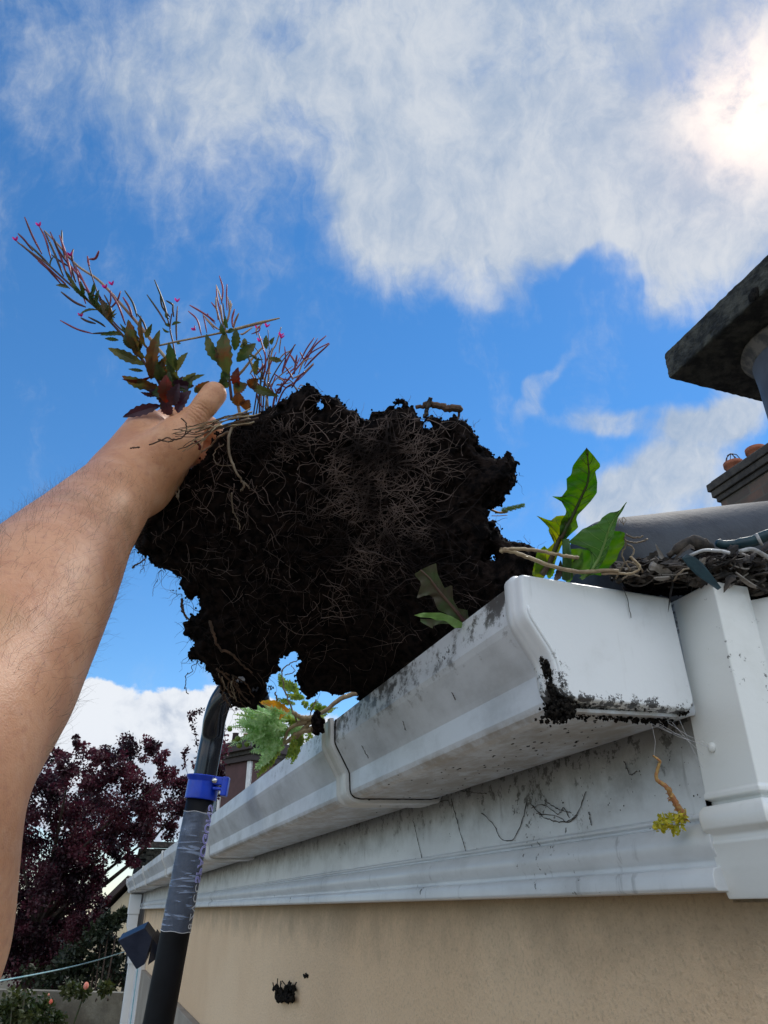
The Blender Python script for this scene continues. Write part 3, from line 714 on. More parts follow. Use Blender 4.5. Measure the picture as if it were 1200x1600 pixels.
# ------------------------------------------------------------------ the clump of soil and roots
ctl = [(250, 800, .68), (300, 650, .66), (480, 620, .63), (700, 640, .585), (800, 740, .57), (780, 880, .55), (812, 930, .548), (700, 990, .62), (640, 1030, .685), (560, 1085, .79),
       (480, 1080, .76), (340, 1050, .70), (220, 850, .68), (560, 850, .655), (400, 1080, .73), (380, 760, .665), (600, 720, .615), (600, 1110, .77), (840, 880, .545)]
cu = np.array(ctl); Kp = lambda r: np.where(r > 0, r*r*np.log(r+1e-9), 0)
A_ = np.linalg.norm((cu[:, None, :2]-cu[None, :, :2])/1000, axis=2); n_ = len(cu)
Mx = np.zeros((n_+3, n_+3)); Mx[:n_, :n_] = Kp(A_)+np.eye(n_)*.004; Mx[:n_, n_] = 1; Mx[:n_, n_+1:] = cu[:, :2]/1000; Mx[n_:, :n_] = Mx[:n_, n_:].T
coef = np.linalg.solve(Mx, np.r_[cu[:, 2], 0, 0, 0])
def depth(u, v):
    u = np.asarray(u, float); v = np.asarray(v, float); r = np.sqrt((u[..., None]-cu[:, 0])**2+(v[..., None]-cu[:, 1])**2)/1000
    return Kp(r)@coef[:n_]+coef[n_]+coef[n_+1]*u/1000+coef[n_+2]*v/1000
def PW(u, v, d):
    u, v, d = (np.asarray(a, float)[..., None] for a in (u, v, d)); return C0+(FW+RT*(u-600)/F_PX-UP*(v-800)/F_PX)*d
outl = np.array([(224, 768), (216, 800), (208, 835), (211, 858), (222, 868), (240, 878), (252, 890), (264, 893), (282, 903), (276, 922), (284, 928), (300, 932), (310, 928), (312, 955), (300, 968),
    (290, 974), (296, 1000), (296, 1025), (308, 1030), (320, 1036), (335, 1056), (350, 1066), (356, 1092), (372, 1108), (392, 1106), (410, 1094), (420, 1075), (419, 1056), (434, 1046), (438, 1028), (448, 1020), (461, 1016), (473, 1032),
    (467, 1056), (470, 1080), (482, 1090), (500, 1082), (530, 1084), (556, 1082), (566, 1098), (600, 1092), (660, 1062), (730, 1015), (800, 955), (835, 925), (846, 900), (840, 862), (828, 850), (808, 845), (790, 846), (781, 836), (782, 826), (770, 812),
    (766, 796), (778, 780), (797, 768), (808, 752), (811, 738), (803, 717), (790, 712), (776, 718), (760, 712), (749, 692), (741, 668), (724, 656), (714, 651), (700, 655), (683, 652), (668, 648), (660, 656), (648, 646),
    (641, 637), (632, 624), (626, 637), (607, 638), (597, 649), (572, 657), (565, 653), (556, 641), (543, 639), (531, 625), (512, 617), (505, 612), (493, 608), (480, 604), (465, 610), (450, 625), (430, 632),
    (410, 643), (385, 652), (360, 662), (342, 680), (330, 700), (310, 722), (290, 742), (262, 760), (240, 768)], float)
ST_ = 2.3; us = np.arange(190, 862, ST_); vs = np.arange(586, 1124, ST_); ws = np.arange(-.034, .036, .0016)
UU, VV = np.meshgrid(us, vs, indexing='ij')
def polysdf(px, py, poly):
    d = np.full(px.shape, 1e9); ins = np.zeros(px.shape, bool)
    for (x0, y0), (x1, y1) in zip(poly, np.roll(poly, -1, axis=0)):
        ex, ey = x1-x0, y1-y0; t = np.clip(((px-x0)*ex+(py-y0)*ey)/(ex*ex+ey*ey+1e-9), 0, 1)
        d = np.minimum(d, np.hypot(px-x0-t*ex, py-y0-t*ey))
        c = ((y0 > py) != (y1 > py)) & (px < (x1-x0)*(py-y0)/((y1-y0) if y1 != y0 else 1e-9)+x0); ins ^= c
    return np.where(ins, -d, d)
sd2 = polysdf(UU, VV, outl)
for hu, hv, hr in ((771, 868, 8), (304, 940, 7), (379, 1062, 7), (500, 634, 5), (668, 664, 4), (400, 1078, 6), (232, 872, 4)):
    sd2 = np.maximum(sd2, hr-np.hypot(UU-hu, VV-hv))
T2 = .024*np.sqrt(np.clip(1-np.clip(1+sd2/60, 0, 1)**2, 0, 1))           # half thickness, metres
px2m = .64/F_PX
body = np.where(sd2[:, :, None] < 0, np.abs(ws)[None, None, :]-T2[:, :, None], np.hypot(sd2[:, :, None]*px2m, ws[None, None, :]))
body = np.where(sd2[:, :, None] < 0, np.maximum(body, sd2[:, :, None]*px2m*.6), body).astype(np.float32)
X3 = np.broadcast_to((UU*px2m)[:, :, None], body.shape).astype(np.float32); Y3 = np.broadcast_to((VV*px2m)[:, :, None], body.shape).astype(np.float32)
Z3 = np.broadcast_to(ws[None, None, :], body.shape).astype(np.float32)
near = np.abs(body) < .014
x_, y_, z_ = X3[near], Y3[near], Z3[near]
nz_ = .0050*vnoise(x_*90, y_*90, z_*90, 1)+.0034*vnoise(x_*230, y_*230, z_*230, 2)+.0030*np.abs(vnoise(x_*420, y_*420, z_*420, 3))-.0011
body[near] += nz_*1.0
vtx, quads = surface_nets(body)
vu = us[0]+vtx[:, 0]*ST_; vv = vs[0]+vtx[:, 1]*ST_; vw = ws[0]+vtx[:, 2]*.0016
SV = PW(vu, vv, depth(vu, vv)+vw)
clump = empty('root_clump', P(520, 850, .66), 'thick black slab of soil matted with roots lifted out of the gutter by the hand', 'soil clump')
link('soil_mat', (SV, quads), 'soil', clump, False)
# crumbs of soil hanging on the surface
fro = np.where((vw < .004))[0]; g = MB()
edge_d = None
em = np.where(np.abs(vw) < .012)[0]
for i in np.r_[rng.choice(len(SV), 2000, replace=False), rng.choice(em, 2600, replace=False)]:
    g.ball(SV[i]+rng.normal(0, .0008, 3), .0004+.0013*rng.random()**2.5, 3, 1.1)
link('soil_crumbs', g, 'soil', clump); 
def front(u, v, lift=.0):                                     # a point just in front of the slab's near face
    i = int(np.clip((u-us[0])/ST_, 0, len(us)-1)); j = int(np.clip((v-vs[0])/ST_, 0, len(vs)-1))
    return P(u, v, float(depth(u, v))-T2[i, j]-lift)
def inside(u, v, m_=0): 
    i = int((u-us[0])/ST_); j = int((v-vs[0])/ST_)
    return 0 <= i < len(us) and 0 <= j < len(vs) and sd2[i, j] < -m_
def wander(u, v, ang, L, n=10, curl=.35, lift0=.003, liftn=.004, keep=True):
    pts = []; a = ang; st = L/n; lf = lift0
    for i in range(n):
        if keep and not inside(u, v, 1) and i > 2: break
        pts.append(front(u, v, lf+abs(rng.normal(0, liftn*.35)))); a += rng.normal(0, curl); u += math.cos(a)*st; v += math.sin(a)*st
    return pts
g = MB()
def scatter(n, cu_, cv_, su, sv, L, r, ang0=None, spread=3.2, curl=.35):
    for _ in range(n):
        u, v = rng.normal(cu_, su), rng.normal(cv_, sv)
        if not inside(u, v, 4): continue
        a = rng.uniform(0, 6.28) if ang0 is None else ang0+rng.normal(0, spread)
        p_ = wander(u, v, a, rng.uniform(*L), 9, curl)
        if len(p_) > 3:
            q_ = curve(p_, 14); g.tube(q_, np.linspace(1, .35, 14)*rng.uniform(*r), 4, False)
scatter(420, 555, 760, 58, 72, (25, 95), (.00020, .00050), -.5, .6, .28)
scatter(200, 620, 700, 50, 45, (20, 70), (.00013, .00032), -.6, .6)
scatter(240, 590, 850, 62, 50, (20, 90), (.00016, .00042), .3, .8, .3)
scatter(170, 500, 880, 130, 100, (15, 80), (.00010, .00028))
scatter(130, 330, 780, 60, 70, (15, 70), (.00012, .0005), 1.2, .8)
scatter(80, 400, 950, 80, 70, (15, 80), (.00010, .00028), 1.4, .8)
scatter(90, 640, 960, 90, 50, (15, 80), (.00010, .00026))
scatter(220, 380, 680, 60, 30, (15, 60), (.00016, .0005), 0.2, 1.2)
# strays that hang clear of the outline
for _ in range(420):
    k = rng.integers(len(outl)); u, v = outl[k]
    if 555 < u < 850 and v > 900: continue
    if not (200 < u < 430 and v > 850) and rng.random() < .75: continue
    a = rng.uniform(0, 6.28); p_ = [P(u, v, float(depth(u, v)))]; L = rng.uniform(8, 26); 
    if 200 < u < 430 and v > 850: L *= 1.5; a = rng.normal(1.8, .8)
    for i in range(5): a += rng.normal(0, .45); u += math.cos(a)*L/5; v += math.sin(a)*L/5; p_.append(P(u, v, float(depth(outl[k][0], outl[k][1]))+rng.normal(0, .003)))
    g.tube(curve(p_, 10), np.linspace(1, .4, 10)*rng.uniform(.0001, .00028), 4, False)
tag(link('fine_roots', g, 'fine_root', clump), kind='stuff')
def root(pts, r, mat='brown_root', lift=.006, seg=6, jit=.0004, d=None):
    p_ = [front(u, v, lift) if d is None else P(u, v, d) for u, v in pts]
    mb = MB(); c = curve(p_, 22, jit); mb.tube(c, np.linspace(1, .55, 22)*r, seg); return link('root', mb, mat, clump, True)
root([(390, 655), (362, 668), (357, 700), (366, 730), (378, 752)], .0016, 'pale_root', .012)
root([(378, 752), (382, 760), (376, 768)], .0010, 'pale_root', .012)
root([(378, 752), (386, 758), (390, 764)], .0008, 'pale_root', .012)
root([(356, 675), (340, 685), (325, 700), (306, 712)], .0012, 'pale_root', .012)
root([(349, 695), (336, 703), (334, 718), (345, 728), (362, 726)], .0005, 'pale_root', .016)
root([(262, 762), (274, 768), (278, 778), (279, 745)], .0011, 'pale_root', .016)
root([(236, 775), (228, 782), (236, 800)], .0011, 'pale_root', .014)
root([(245, 762), (258, 742), (262, 738)], .0010, 'dry_stem', .016)
root([(362, 770), (364, 795), (370, 810), (376, 828)], .0007, 'pale_root', .010)
root([(328, 970), (332, 985), (338, 1005), (345, 1015)], .0016)
root([(345, 1015), (362, 1022), (380, 1040), (395, 1052)], .0014)
root([(338, 1045), (352, 1056), (365, 1070), (380, 1088), (392, 1100)], .0011)
root([(350, 1052), (368, 1058), (386, 1070), (396, 1090)], .0009)
root([(285, 935), (284, 950), (292, 965), (300, 975)], .0013, lift=.0)
root([(292, 968), (288, 958), (286, 945)], .0010, lift=-.01)
root([(206, 886), (218, 880), (228, 872)], .0010, lift=-.02)
root([(228, 872), (224, 885), (219, 895)], .0004, lift=-.02)
root([(292, 1085), (290, 1060), (300, 1045), (310, 1030)], .0005, lift=-.015, jit=.0012)
root([(247, 905), (241, 915), (238, 932)], .0003, lift=-.02)
root([(605, 930), (640, 905), (690, 900), (735, 870)], .0005, 'fine_root')
root([(545, 590+250), (560, 860), (590, 865), (620, 880)], .0006, 'fine_root')
root([(718, 940), (700, 952), (685, 948)], .0004, 'fine_root', .004)
for _ in range(26):
    u0 = rng.uniform(338, 378); v0 = rng.uniform(1055, 1070); g = MB()
for k in range(14):
    u0 = rng.uniform(340, 372); v0 = rng.uniform(1050, 1072)
    root([(u0, v0), (u0+rng.normal(8, 6), v0+18), (u0+rng.normal(12, 9), v0+rng.uniform(25, 42))], rng.uniform(.0003, .0007), 'pale_root' if k % 3 == 0 else 'brown_root', .008)
# grassy dead roots that lie across the back of the hand
for k in range(16):
    t = k/15; u0 = 392+rng.normal(0, 6); v0 = 640+t*22
    e = (rng.uniform(268, 318), rng.uniform(668, 700)+t*8)
    p_ = [P(u0, v0, .60), P(350-t*6, 652+t*16+rng.normal(0, 3), .583), P((350+e[0])/2, (665+e[1])/2+rng.normal(0, 4), .576), P(e[0], e[1], .578)]
    g = MB(); g.tube(curve(p_, 20, .0003), np.linspace(.0009, .0004, 20)*rng.uniform(.5, 1.0), 5); link('root', g, 'brown_root' if k % 2 else 'dry_stem', clump, True)
for pts in ([(300, 672), (284, 684), (272, 687), (262, 684), (252, 688), (232, 695)], [(272, 687), (262, 690), (248, 686)], [(218, 699), (204, 700)], [(290, 678), (291, 662), (284, 654)]):
    g = MB(); g.tube(curve([P(u, v, .585) for u, v in pts], 16, .0003), .0006, 5); link('root', g, 'brown_root', clump, True)
g = MB(); g.tube(pxc([(304, 688), (312, 696), (311, 703)], .585, 10), .0011, 6); link('bud', g, 'herb_leaf_red', clump, True)
g = MB(); leaf(g, P(236, 770, .60), P(243, 745, .60), .0022, -FW, .4); leaf(g, P(234, 765, .60), P(227, 750, .60), .0012, -FW, .3); link('bud', g, 'herb_leaf_red', clump, True)
# twig on the top edge
tw = empty('twig', P(670, 640, .588), 'crossed bits of rotten twig sticking up from the top edge of the soil slab', 'twig')
g = MB(); g.tube(pxc([(651, 636), (672, 633), (695, 636), (719, 641)], .588, 20, .0006), [.0016]*4+[.0026]*8+[.0030]*7+[.0022], 8); link('stick', g, 'brown_root', tw)
g = MB(); g.tube(pxc([(664, 652), (668, 638), (673, 621)], .585, 12, .0003), .0019, 6); link('stick', g, 'litter', tw)
g = MB(); g.tube(pxc([(717, 640), (717, 650), (714, 656)], .588, 8), .0010, 6); link('stick', g, 'brown_root', tw)

# ------------------------------------------------------------------ the person: arm and hand (one continuous surface)
prim = []
def cone(a, b_, ra, rb, k=.008): prim.append((np.array(a), np.array(b_), ra, rb, k))
W_ = P(196, 752, .625)
sh = C0+np.array([-.30, -.02, -.36])
cone(sh, P(-222, 1480, .285), .058, .053, .03)
ch_ = curve([P(-222, 1480, .285), P(-160, 1222, .295), P(-42, 1060, .36), P(60, 922, .43), P(125, 835, .52), P(168, 785, .58), P(195, 752, .62), P(222, 715, .645)], 36)
cr_ = np.interp(np.linspace(0, 7, 36), range(8), [.053, .0475, .0480, .0415, .0352, .0315, .0280, .0250])
for i in range(35): cone(ch_[i], ch_[i+1], cr_[i], cr_[i+1], .004)
cone(P(178, 748, .63), P(205, 765, .615), .0175, .0185, .014)
cone(P(192, 757, .62), P(232, 702, .65), .0255, .0225, .016)       # palm
cone(P(200, 742, .64), P(230, 671, .664), .0200, .0190, .014)       # index metacarpal
cone(P(212, 748, .645), P(240, 684, .685), .0195, .0165, .014)
cone(P(222, 758, .640), P(262, 702, .690), .0190, .0160, .014)
cone(P(232, 764, .635), P(282, 716, .685), .0180, .0150, .014)
cone(P(212, 752, .615), P(276, 692, .622), .0245, .0215, .014)      # ball of the thumb
cone(P(276, 692, .622), P(304, 654, .624), .0165, .0112, .007)
cone(P(304, 654, .624), P(318, 636, .628), .0098, .0098, .003)
cone(P(322, 632, .628), P(334, 616, .634), .0110, .0112, .003)
def finger(pts, rs):
    for i in range(len(pts)-1): cone(P(*pts[i]), P(*pts[i+1]), rs[i], rs[i+1], .004)
finger([(230, 671, .666), (262, 654, .705), (306, 650, .708), (334, 668, .680)], [.0125, .0105, .0092, .0080])
finger([(244, 686, .685), (284, 672, .722), (328, 676, .712), (345, 682, .682)], [.0125, .0105, .0095, .0082])
finger([(264, 704, .690), (300, 698, .722), (340, 706, .708), (350, 708, .684)], [.0120, .0100, .0090, .0078])
finger([(284, 720, .685), (316, 722, .712), (346, 732, .700), (352, 730, .682)], [.0105, .0090, .0078, .0068])
allp = np.array([q for p in prim for q in (p[0]-p[2], p[0]+p[2], p[1]-p[3], p[1]+p[3])]); lo_ = allp.min(0)-.012; hi_ = allp.max(0)+.012
h = .0021; dims = np.ceil((hi_-lo_)/h).astype(int)+1
fld = np.full(dims, .05, np.float32)
axs = [lo_[i]+np.arange(dims[i])*h for i in range(3)]
for a, b_, ra, rb, k in prim:
    m_ = max(ra, rb)+.035; l2 = np.maximum(np.floor((np.minimum(a, b_)-m_-lo_)/h).astype(int), 0); h2 = np.minimum(np.ceil((np.maximum(a, b_)+m_-lo_)/h).astype(int)+1, dims)
    sub = tuple(slice(l2[i], h2[i]) for i in range(3))
    X = axs[0][sub[0]][:, None, None].astype(np.float32); Y = axs[1][sub[1]][None, :, None].astype(np.float32); Zz = axs[2][sub[2]][None, None, :].astype(np.float32)
    ba = (b_-a).astype(np.float32); L2 = float(ba@ba)
    t = np.clip(((X-a[0])*ba[0]+(Y-a[1])*ba[1]+(Zz-a[2])*ba[2])/L2, 0, 1)
    d = np.sqrt((X-a[0]-t*ba[0])**2+(Y-a[1]-t*ba[1])**2+(Zz-a[2]-t*ba[2])**2)-(ra+(rb-ra)*t)
    f0 = fld[sub]; hh = np.clip(.5+.5*(f0-d)/k, 0, 1); fld[sub] = f0*(1-hh)+d*hh-k*hh*(1-hh)
av, aq = surface_nets(fld); AV = lo_+av*h
# tendons, wrist creases and soft unevenness
AVn = AV
wv1 = vnoise(AVn[:, 0]*22, AVn[:, 1]*22, AVn[:, 2]*22, 5)*.0008 + vnoise(AVn[:, 0]*60, AVn[:, 1]*60, AVn[:, 2]*60, 6)*.0002
AV = AV + wv1[:, None]*np.array([.4, -.6, .5])
person = empty('person', sh*np.array([1, 1, 0]), 'bare hairy left arm reaching up with the hand gripping weeds and the soil slab', 'person')
arm = link('arm', (AV, aq), 'skin', person, True)
sm = arm.modifiers.new('smooth', 'SMOOTH'); sm.factor = .5; sm.iterations = 8
# arm hair
a0 = P(-60, 1100, .34); a1 = P(165, 800, .57); axd = (a1-a0)/np.linalg.norm(a1-a0); hm = MB()
tt = (AV-a0)@axd/np.linalg.norm(a1-a0); cnd = np.where((tt > -.1) & (tt < 1.0))[0]
for i in rng.choice(cnd, 3600, replace=False):
    c = a0+axd*((AV[i]-a0)@axd); n__ = AV[i]-c; n__ /= np.linalg.norm(n__)+1e-9
    if rng.random() < .35 and n__@UP < 0: continue
    dr = axd*.95+n__*rng.uniform(.15, .5)+rng.normal(0, .35, 3); dr /= np.linalg.norm(dr); L = rng.uniform(.006, .015)
    p0 = AV[i]-n__*.0005; p1 = p0+dr*L*.5+n__*.0006; p2 = p0+dr*L+rng.normal(0, .0012, 3)
    hm.tube([p0, p1, p2], [.000042, .000036, .000015], 3, False)
link('arm_hair', hm, 'hair', person)
g = MB()
for u, v, d in ((8, 857, .45), (145, 798, .50), (134, 812, .50), (160, 968, .42), (75, 1088, .38), (68, 1092, .38), (57, 1060, .38), (100, 700+255, .41), (66, 870, .43)):
    pass
# ------------------------------------------------------------------ willowherb
def herb(name, loc, label, group=None): return empty(name, loc, label, 'plant', group)
def stemp(par, pts, d, r0, r1, mat, n=30, name='stem'):
    mb = MB(); c = pxc(pts, d, n); mb.tube(c, np.linspace(r0, r1, n), 6); return link(name, mb, mat, par, True)
def pod(par, a, b_, d, r=.0009, mat='pod_red'):
    mb = MB(); A1 = P(a[0], a[1], d); B1 = P(b_[0], b_[1], d+rng.normal(0, .004)); md_ = (A1+B1)/2+rng.normal(0, .0015, 3)
    c = curve([A1, md_, B1], 9); mb.tube(c, np.array([.5, .8, 1, 1, 1, 1, .95, .8, .5])*r, 5); return link('seed_pod', mb, mat, par, True)
def flower(par, u, v, d, a):
    mb = MB(); c = P(u, v, d)
    ax = RT*math.cos(a)-UP*math.sin(a)
    for k in range(4):
        t = k*math.pi/2+.4; o = (np.cross(ax, FW)*math.cos(t)+FW*math.sin(t))
        leaf(mb, c, c+ax*.0035+o*.0032, .0013, ax, .2, 0, 4)
    return link('flower', mb, 'petal', par)
def lf(par, a, b_, wpx, d, mat='herb_leaf', nrm=None, bend=.12, teeth=.12):
    mb = MB(); A1 = P(a[0], a[1], d); B1 = P(b_[0], b_[1], d-rng.uniform(0, .01)); nr = -FW+rng.normal(0, .45 if wpx < 5 else .22, 3) if nrm is None else nrm
    leaf(mb, A1, B1+(B1-A1)*.08, wpx*(.95 if wpx > 9 else 1.2)/F_PX*d, nr, .35, bend, 12, teeth, .5); return link('leaf', mb, mat, par)
def z2(x, y): return (10+x/3.871, 330+y/3.871)
def z3(x, y): return (170+x/5.217, 480+y/5.217)
def z4(x, y): return (280+x/4.615, 420+y/4.615)
d1 = .665
wa = herb('willowherb', P(262, 640, d1), 'tallest willowherb, leaning left with long dark pods, at the left of the fist', 'willowherb plants held in the hand')
stemp(wa, [(268, 650), (262, 600), z2(1000, 950), z2(860, 760), z2(700, 570), z2(560, 420), z2(430, 330), z2(310, 200), z2(230, 118)], d1, .0021, .0007, 'stem_pale', 50)
stemp(wa, [(262, 645), (250, 600), (228, 570), z2(780, 840), z2(640, 680), z2(550, 590), z2(470, 520), z2(370, 430), z2(260, 330), z2(180, 270), z2(70, 190)], d1-.01, .0017, .0007, 'stem_red', 50)
stemp(wa, [z2(880, 860), z2(790, 760), z2(700, 720), z2(620, 640), z2(540, 580)], d1-.006, .0009, .0006, 'stem_red')
stemp(wa, [z2(600, 620), z2(560, 520), z2(520, 400), z2(490, 300)], d1-.006, .0007, .0005, 'pod_green')
for a, b_ in [((215, 260), (110, 35)), ((160, 240), (70, 135)), ((385, 470), (60, 180)), ((330, 440), (90, 200)), ((270, 290), (200, 95)), ((345, 395), (230, 120)), ((370, 400), (265, 125)), ((395, 400), (320, 145)),
              ((480, 580), (330, 487)), ((265, 330), (120, 190)), ((360, 440), (190, 300)), ((540, 560), (430, 350)), ((700, 750), (520, 740)), ((520, 740), (325, 660)), ((720, 690), (620, 480)), ((760, 640), (705, 520)), ((790, 640), (715, 480)),
              ((400, 300), (405, 230)), ((500, 330), (490, 270)), ((500, 290), (560, 240)), ((620, 580), (630, 480)), ((540, 680), (450, 645)), ((600, 700), (495, 640)), ((860, 760), (790, 620)), ((480, 560), (420, 330)), ((420, 430), (370, 290))]:
    pod(wa, z2(*a), z2(*b_), d1-.008+rng.normal(0, .005), rng.uniform(.0008, .0012), 'pod_red' if rng.random() < .6 else 'pod_green')
for u, v in ((60, 182), (200, 95), (390, 275), (640, 450), (455, 640), (600, 470)): flower(wa, *z2(u, v), d1-.01, -1.9)
for _ in range(16):
    t = rng.random(); u = 106+t*110; v = 438+t*105; s_ = rng.choice([-1, 1]); lf(wa, (u, v), (u-8+s_*12+rng.normal(0, 3), v-16-rng.uniform(0, 8)+s_*4), 2.6, d1-.01, 'herb_leaf')
for a, b_, wd in (((380, 465), (305, 445), 10), ((270, 350), (285, 270), 9), ((520, 500), (530, 440), 10), ((470, 510), (450, 430), 9), ((545, 570), (555, 480), 11), ((640, 680), (580, 540), 22), ((560, 600), (440, 620), 11), ((700, 740), (580, 745), 12), ((680, 780), (600, 770), 10), ((650, 660), (660, 620), 11)):
    lf(wa, z2(*a), z2(*b_), wd/3.87, d1-.012, 'herb_leaf' if wd < 20 else 'herb_leaf_rust')
for a, b_, wd, mt in (((230, 370), (160, 120), 38, 'herb_leaf_rust'), ((290, 470), (10, 340), 34, 'herb_leaf'), ((345, 590), (395, 215), 55, 'herb_leaf_rust'), ((400, 650), (120, 575), 48, 'herb_leaf_rust'), ((420, 800), (135, 885), 36, 'herb_leaf_purple'),
                      ((465, 780), (465, 570), 62, 'herb_leaf_red'), ((540, 520), (490, 310), 34, 'herb_leaf'), ((560, 520), (630, 375), 26, 'herb_leaf'), ((580, 620), (470, 450), 30, 'herb_leaf'), ((610, 700), (690, 545), 44, 'herb_leaf'), ((620, 620), (760, 552), 18, 'herb_leaf'),
                      ((300, 250), (345, 150), 18, 'herb_leaf'), ((250, 350), (130, 180), 30, 'herb_leaf'), ((160, 330), (130, 230), 20, 'herb_leaf'), ((560, 860), (650, 690), 70, 'herb_leaf_purple'), ((500, 880), (450, 760), 40, 'herb_leaf_purple'), ((520, 800), (560, 640), 60, 'herb_leaf_purple'),
                      ((280, 520), (170, 505), 12, 'herb_leaf'), ((400, 710), (270, 700), 18, 'herb_leaf_purple'), ((350, 560), (130, 600), 24, 'herb_leaf_red'), ((440, 600), (400, 480), 40, 'herb_leaf'), ((700, 690), (850, 620), 26, 'herb_leaf_rust'),
                      ((400, 480), (480, 440), 24, 'herb_leaf_rust'), ((300, 330), (250, 80), 20, 'herb_leaf_rust')):
    lf(wa, z3(*a), z3(*b_), wd/5.2, .648 if wd < 60 else .632, mt, bend=.10)
for _ in range(15):
    u0, v0 = rng.normal(262, 12), rng.normal(625, 14); a = rng.normal(-1.6, .75); L = rng.uniform(22, 48)
    lf(wa, (u0, v0), (u0+math.cos(a)*L, v0+math.sin(a)*L), rng.uniform(5, 9), .652+rng.normal(0, .008), ['herb_leaf', 'herb_leaf_rust', 'herb_leaf_purple', 'herb_leaf_purple'][rng.integers(4)])
for _ in range(12):
    t = rng.random(); u0, v0 = 205+t*50, 530+t*70; a = rng.normal(-1.9, .8); L = rng.uniform(16, 34)
    lf(wa, (u0, v0), (u0+math.cos(a)*L, v0+math.sin(a)*L), rng.uniform(3.5, 6), .655, 'herb_leaf_rust' if rng.random() < .5 else 'herb_leaf')
for _ in range(12):
    t = rng.random(); u0, v0 = 95+t*110, 400+t*125; a = rng.normal(-2.1, .5); L = rng.uniform(22, 50)
    pod(wa, (u0, v0), (u0+math.cos(a)*L, v0+math.sin(a)*L), d1-.006, .0009, 'pod_green' if rng.random() < .5 else 'pod_red')
wb = herb('willowherb', P(278, 560, d1), 'thin upright willowherb sprig with four green pods and one pink flower', 'willowherb plants held in the hand')
stemp(wb, [(274, 640), (276, 580), z2(1010, 810), z2(990, 710), z2(1000, 620)], d1, .0009, .0006, 'pod_green')
for a, b_ in (((985, 690), (895, 415)), ((970, 690), (850, 505)), ((990, 640), (930, 485)), ((1030, 780), (1035, 575)), ((1012, 640), (1010, 560)), ((1005, 570), (965, 540))): pod(wb, z2(*a), z2(*b_), d1, .0009, 'pod_green')
flower(wb, *z2(1033, 552), d1, -1.6)
for a, b_ in (((990, 655), (960, 615)), ((1000, 690), (1050, 672)), ((990, 730), (945, 710)), ((985, 700), (960, 680)), ((1030, 785), (1050, 800))): lf(wb, z2(*a), z2(*b_), 2.6, d1)
# straw
g = MB(); g.tube(pxc([(248, 540), (280, 533), (345, 520), (400, 506), (437, 497)], .655, 24), [.0009]*12+[.0014]*8+[.001, .0009, .0008, .0006], 6)
tag(link('straw', g, 'dry_stem', smooth=True), 'long dry straw lying nearly level across the two willowherb bunches', 'straw')
d2 = .655
wc = herb('willowherb', P(358, 600, d2), 'willowherb in the middle with a tuft of reddish pods above a broad rusty green leaf', 'willowherb plants held in the hand')
stemp(wc, [(362, 625), (358, 590), (356, 555), (352, 520), z4(330, 380), z4(315, 250)], d2, .0015, .0006, 'stem_red')
for a, b_ in (((305, 250), (290, 50)), ((310, 250), (265, 115)), ((345, 300), (345, 110)), ((350, 380), (370, 230)), ((280, 370), (230, 240)), ((160, 480), (65, 305)), ((200, 465), (170, 320)), ((260, 380), (75, 262)), ((385, 420), (400, 290)), ((390, 435), (430, 320)),
              ((300, 400), (265, 200)), ((320, 420), (300, 260)), ((330, 430), (380, 250)), ((255, 440), (190, 360)), ((265, 400), (205, 320)), ((300, 330), (268, 130)), ((340, 400), (350, 200)), ((290, 440), (170, 330))):
    pod(wc, z4(*a), z4(*b_), d2+rng.normal(0, .006), rng.uniform(.0006, .0010), 'pod_red' if rng.random() < .6 else 'stem_pale')
flower(wc, *z4(118, 445), d2, -2.4)
for a, b_, wd, mt in (((350, 770), (320, 470), 66, 'herb_leaf_rust'), ((310, 690), (190, 485), 34, 'herb_leaf'), ((415, 670), (540, 545), 34, 'herb_leaf'), ((400, 590), (410, 440), 26, 'herb_leaf'), ((300, 800), (360, 780), 50, 'herb_leaf'), ((430, 860), (415, 720), 36, 'herb_leaf_red'), ((400, 900), (480, 830), 40, 'herb_leaf_rust'),
                      ((520, 850), (690, 910), 26, 'herb_leaf_rust'), ((500, 850), (560, 800), 34, 'herb_leaf_rust'), ((480, 1020), (500, 950), 40, 'herb_leaf_rust'), ((340, 860), (320, 780), 34, 'herb_leaf'), ((330, 480), (300, 400), 18, 'herb_leaf'), ((350, 430), (330, 350), 14, 'herb_leaf'), ((110, 890), (200, 820), 22, 'herb_leaf_rust'),
                      ((420, 990), (430, 900), 40, 'herb_leaf_rust'), ((400, 440), (350, 460), 16, 'herb_leaf')):
    lf(wc, z4(*a), z4(*b_), wd/4.6, d2-.012, mt)
wd_ = herb('willowherb', P(400, 640, d2), 'willowherb fanning thin purple red pods over the soil, right of the fist', 'willowherb plants held in the hand')
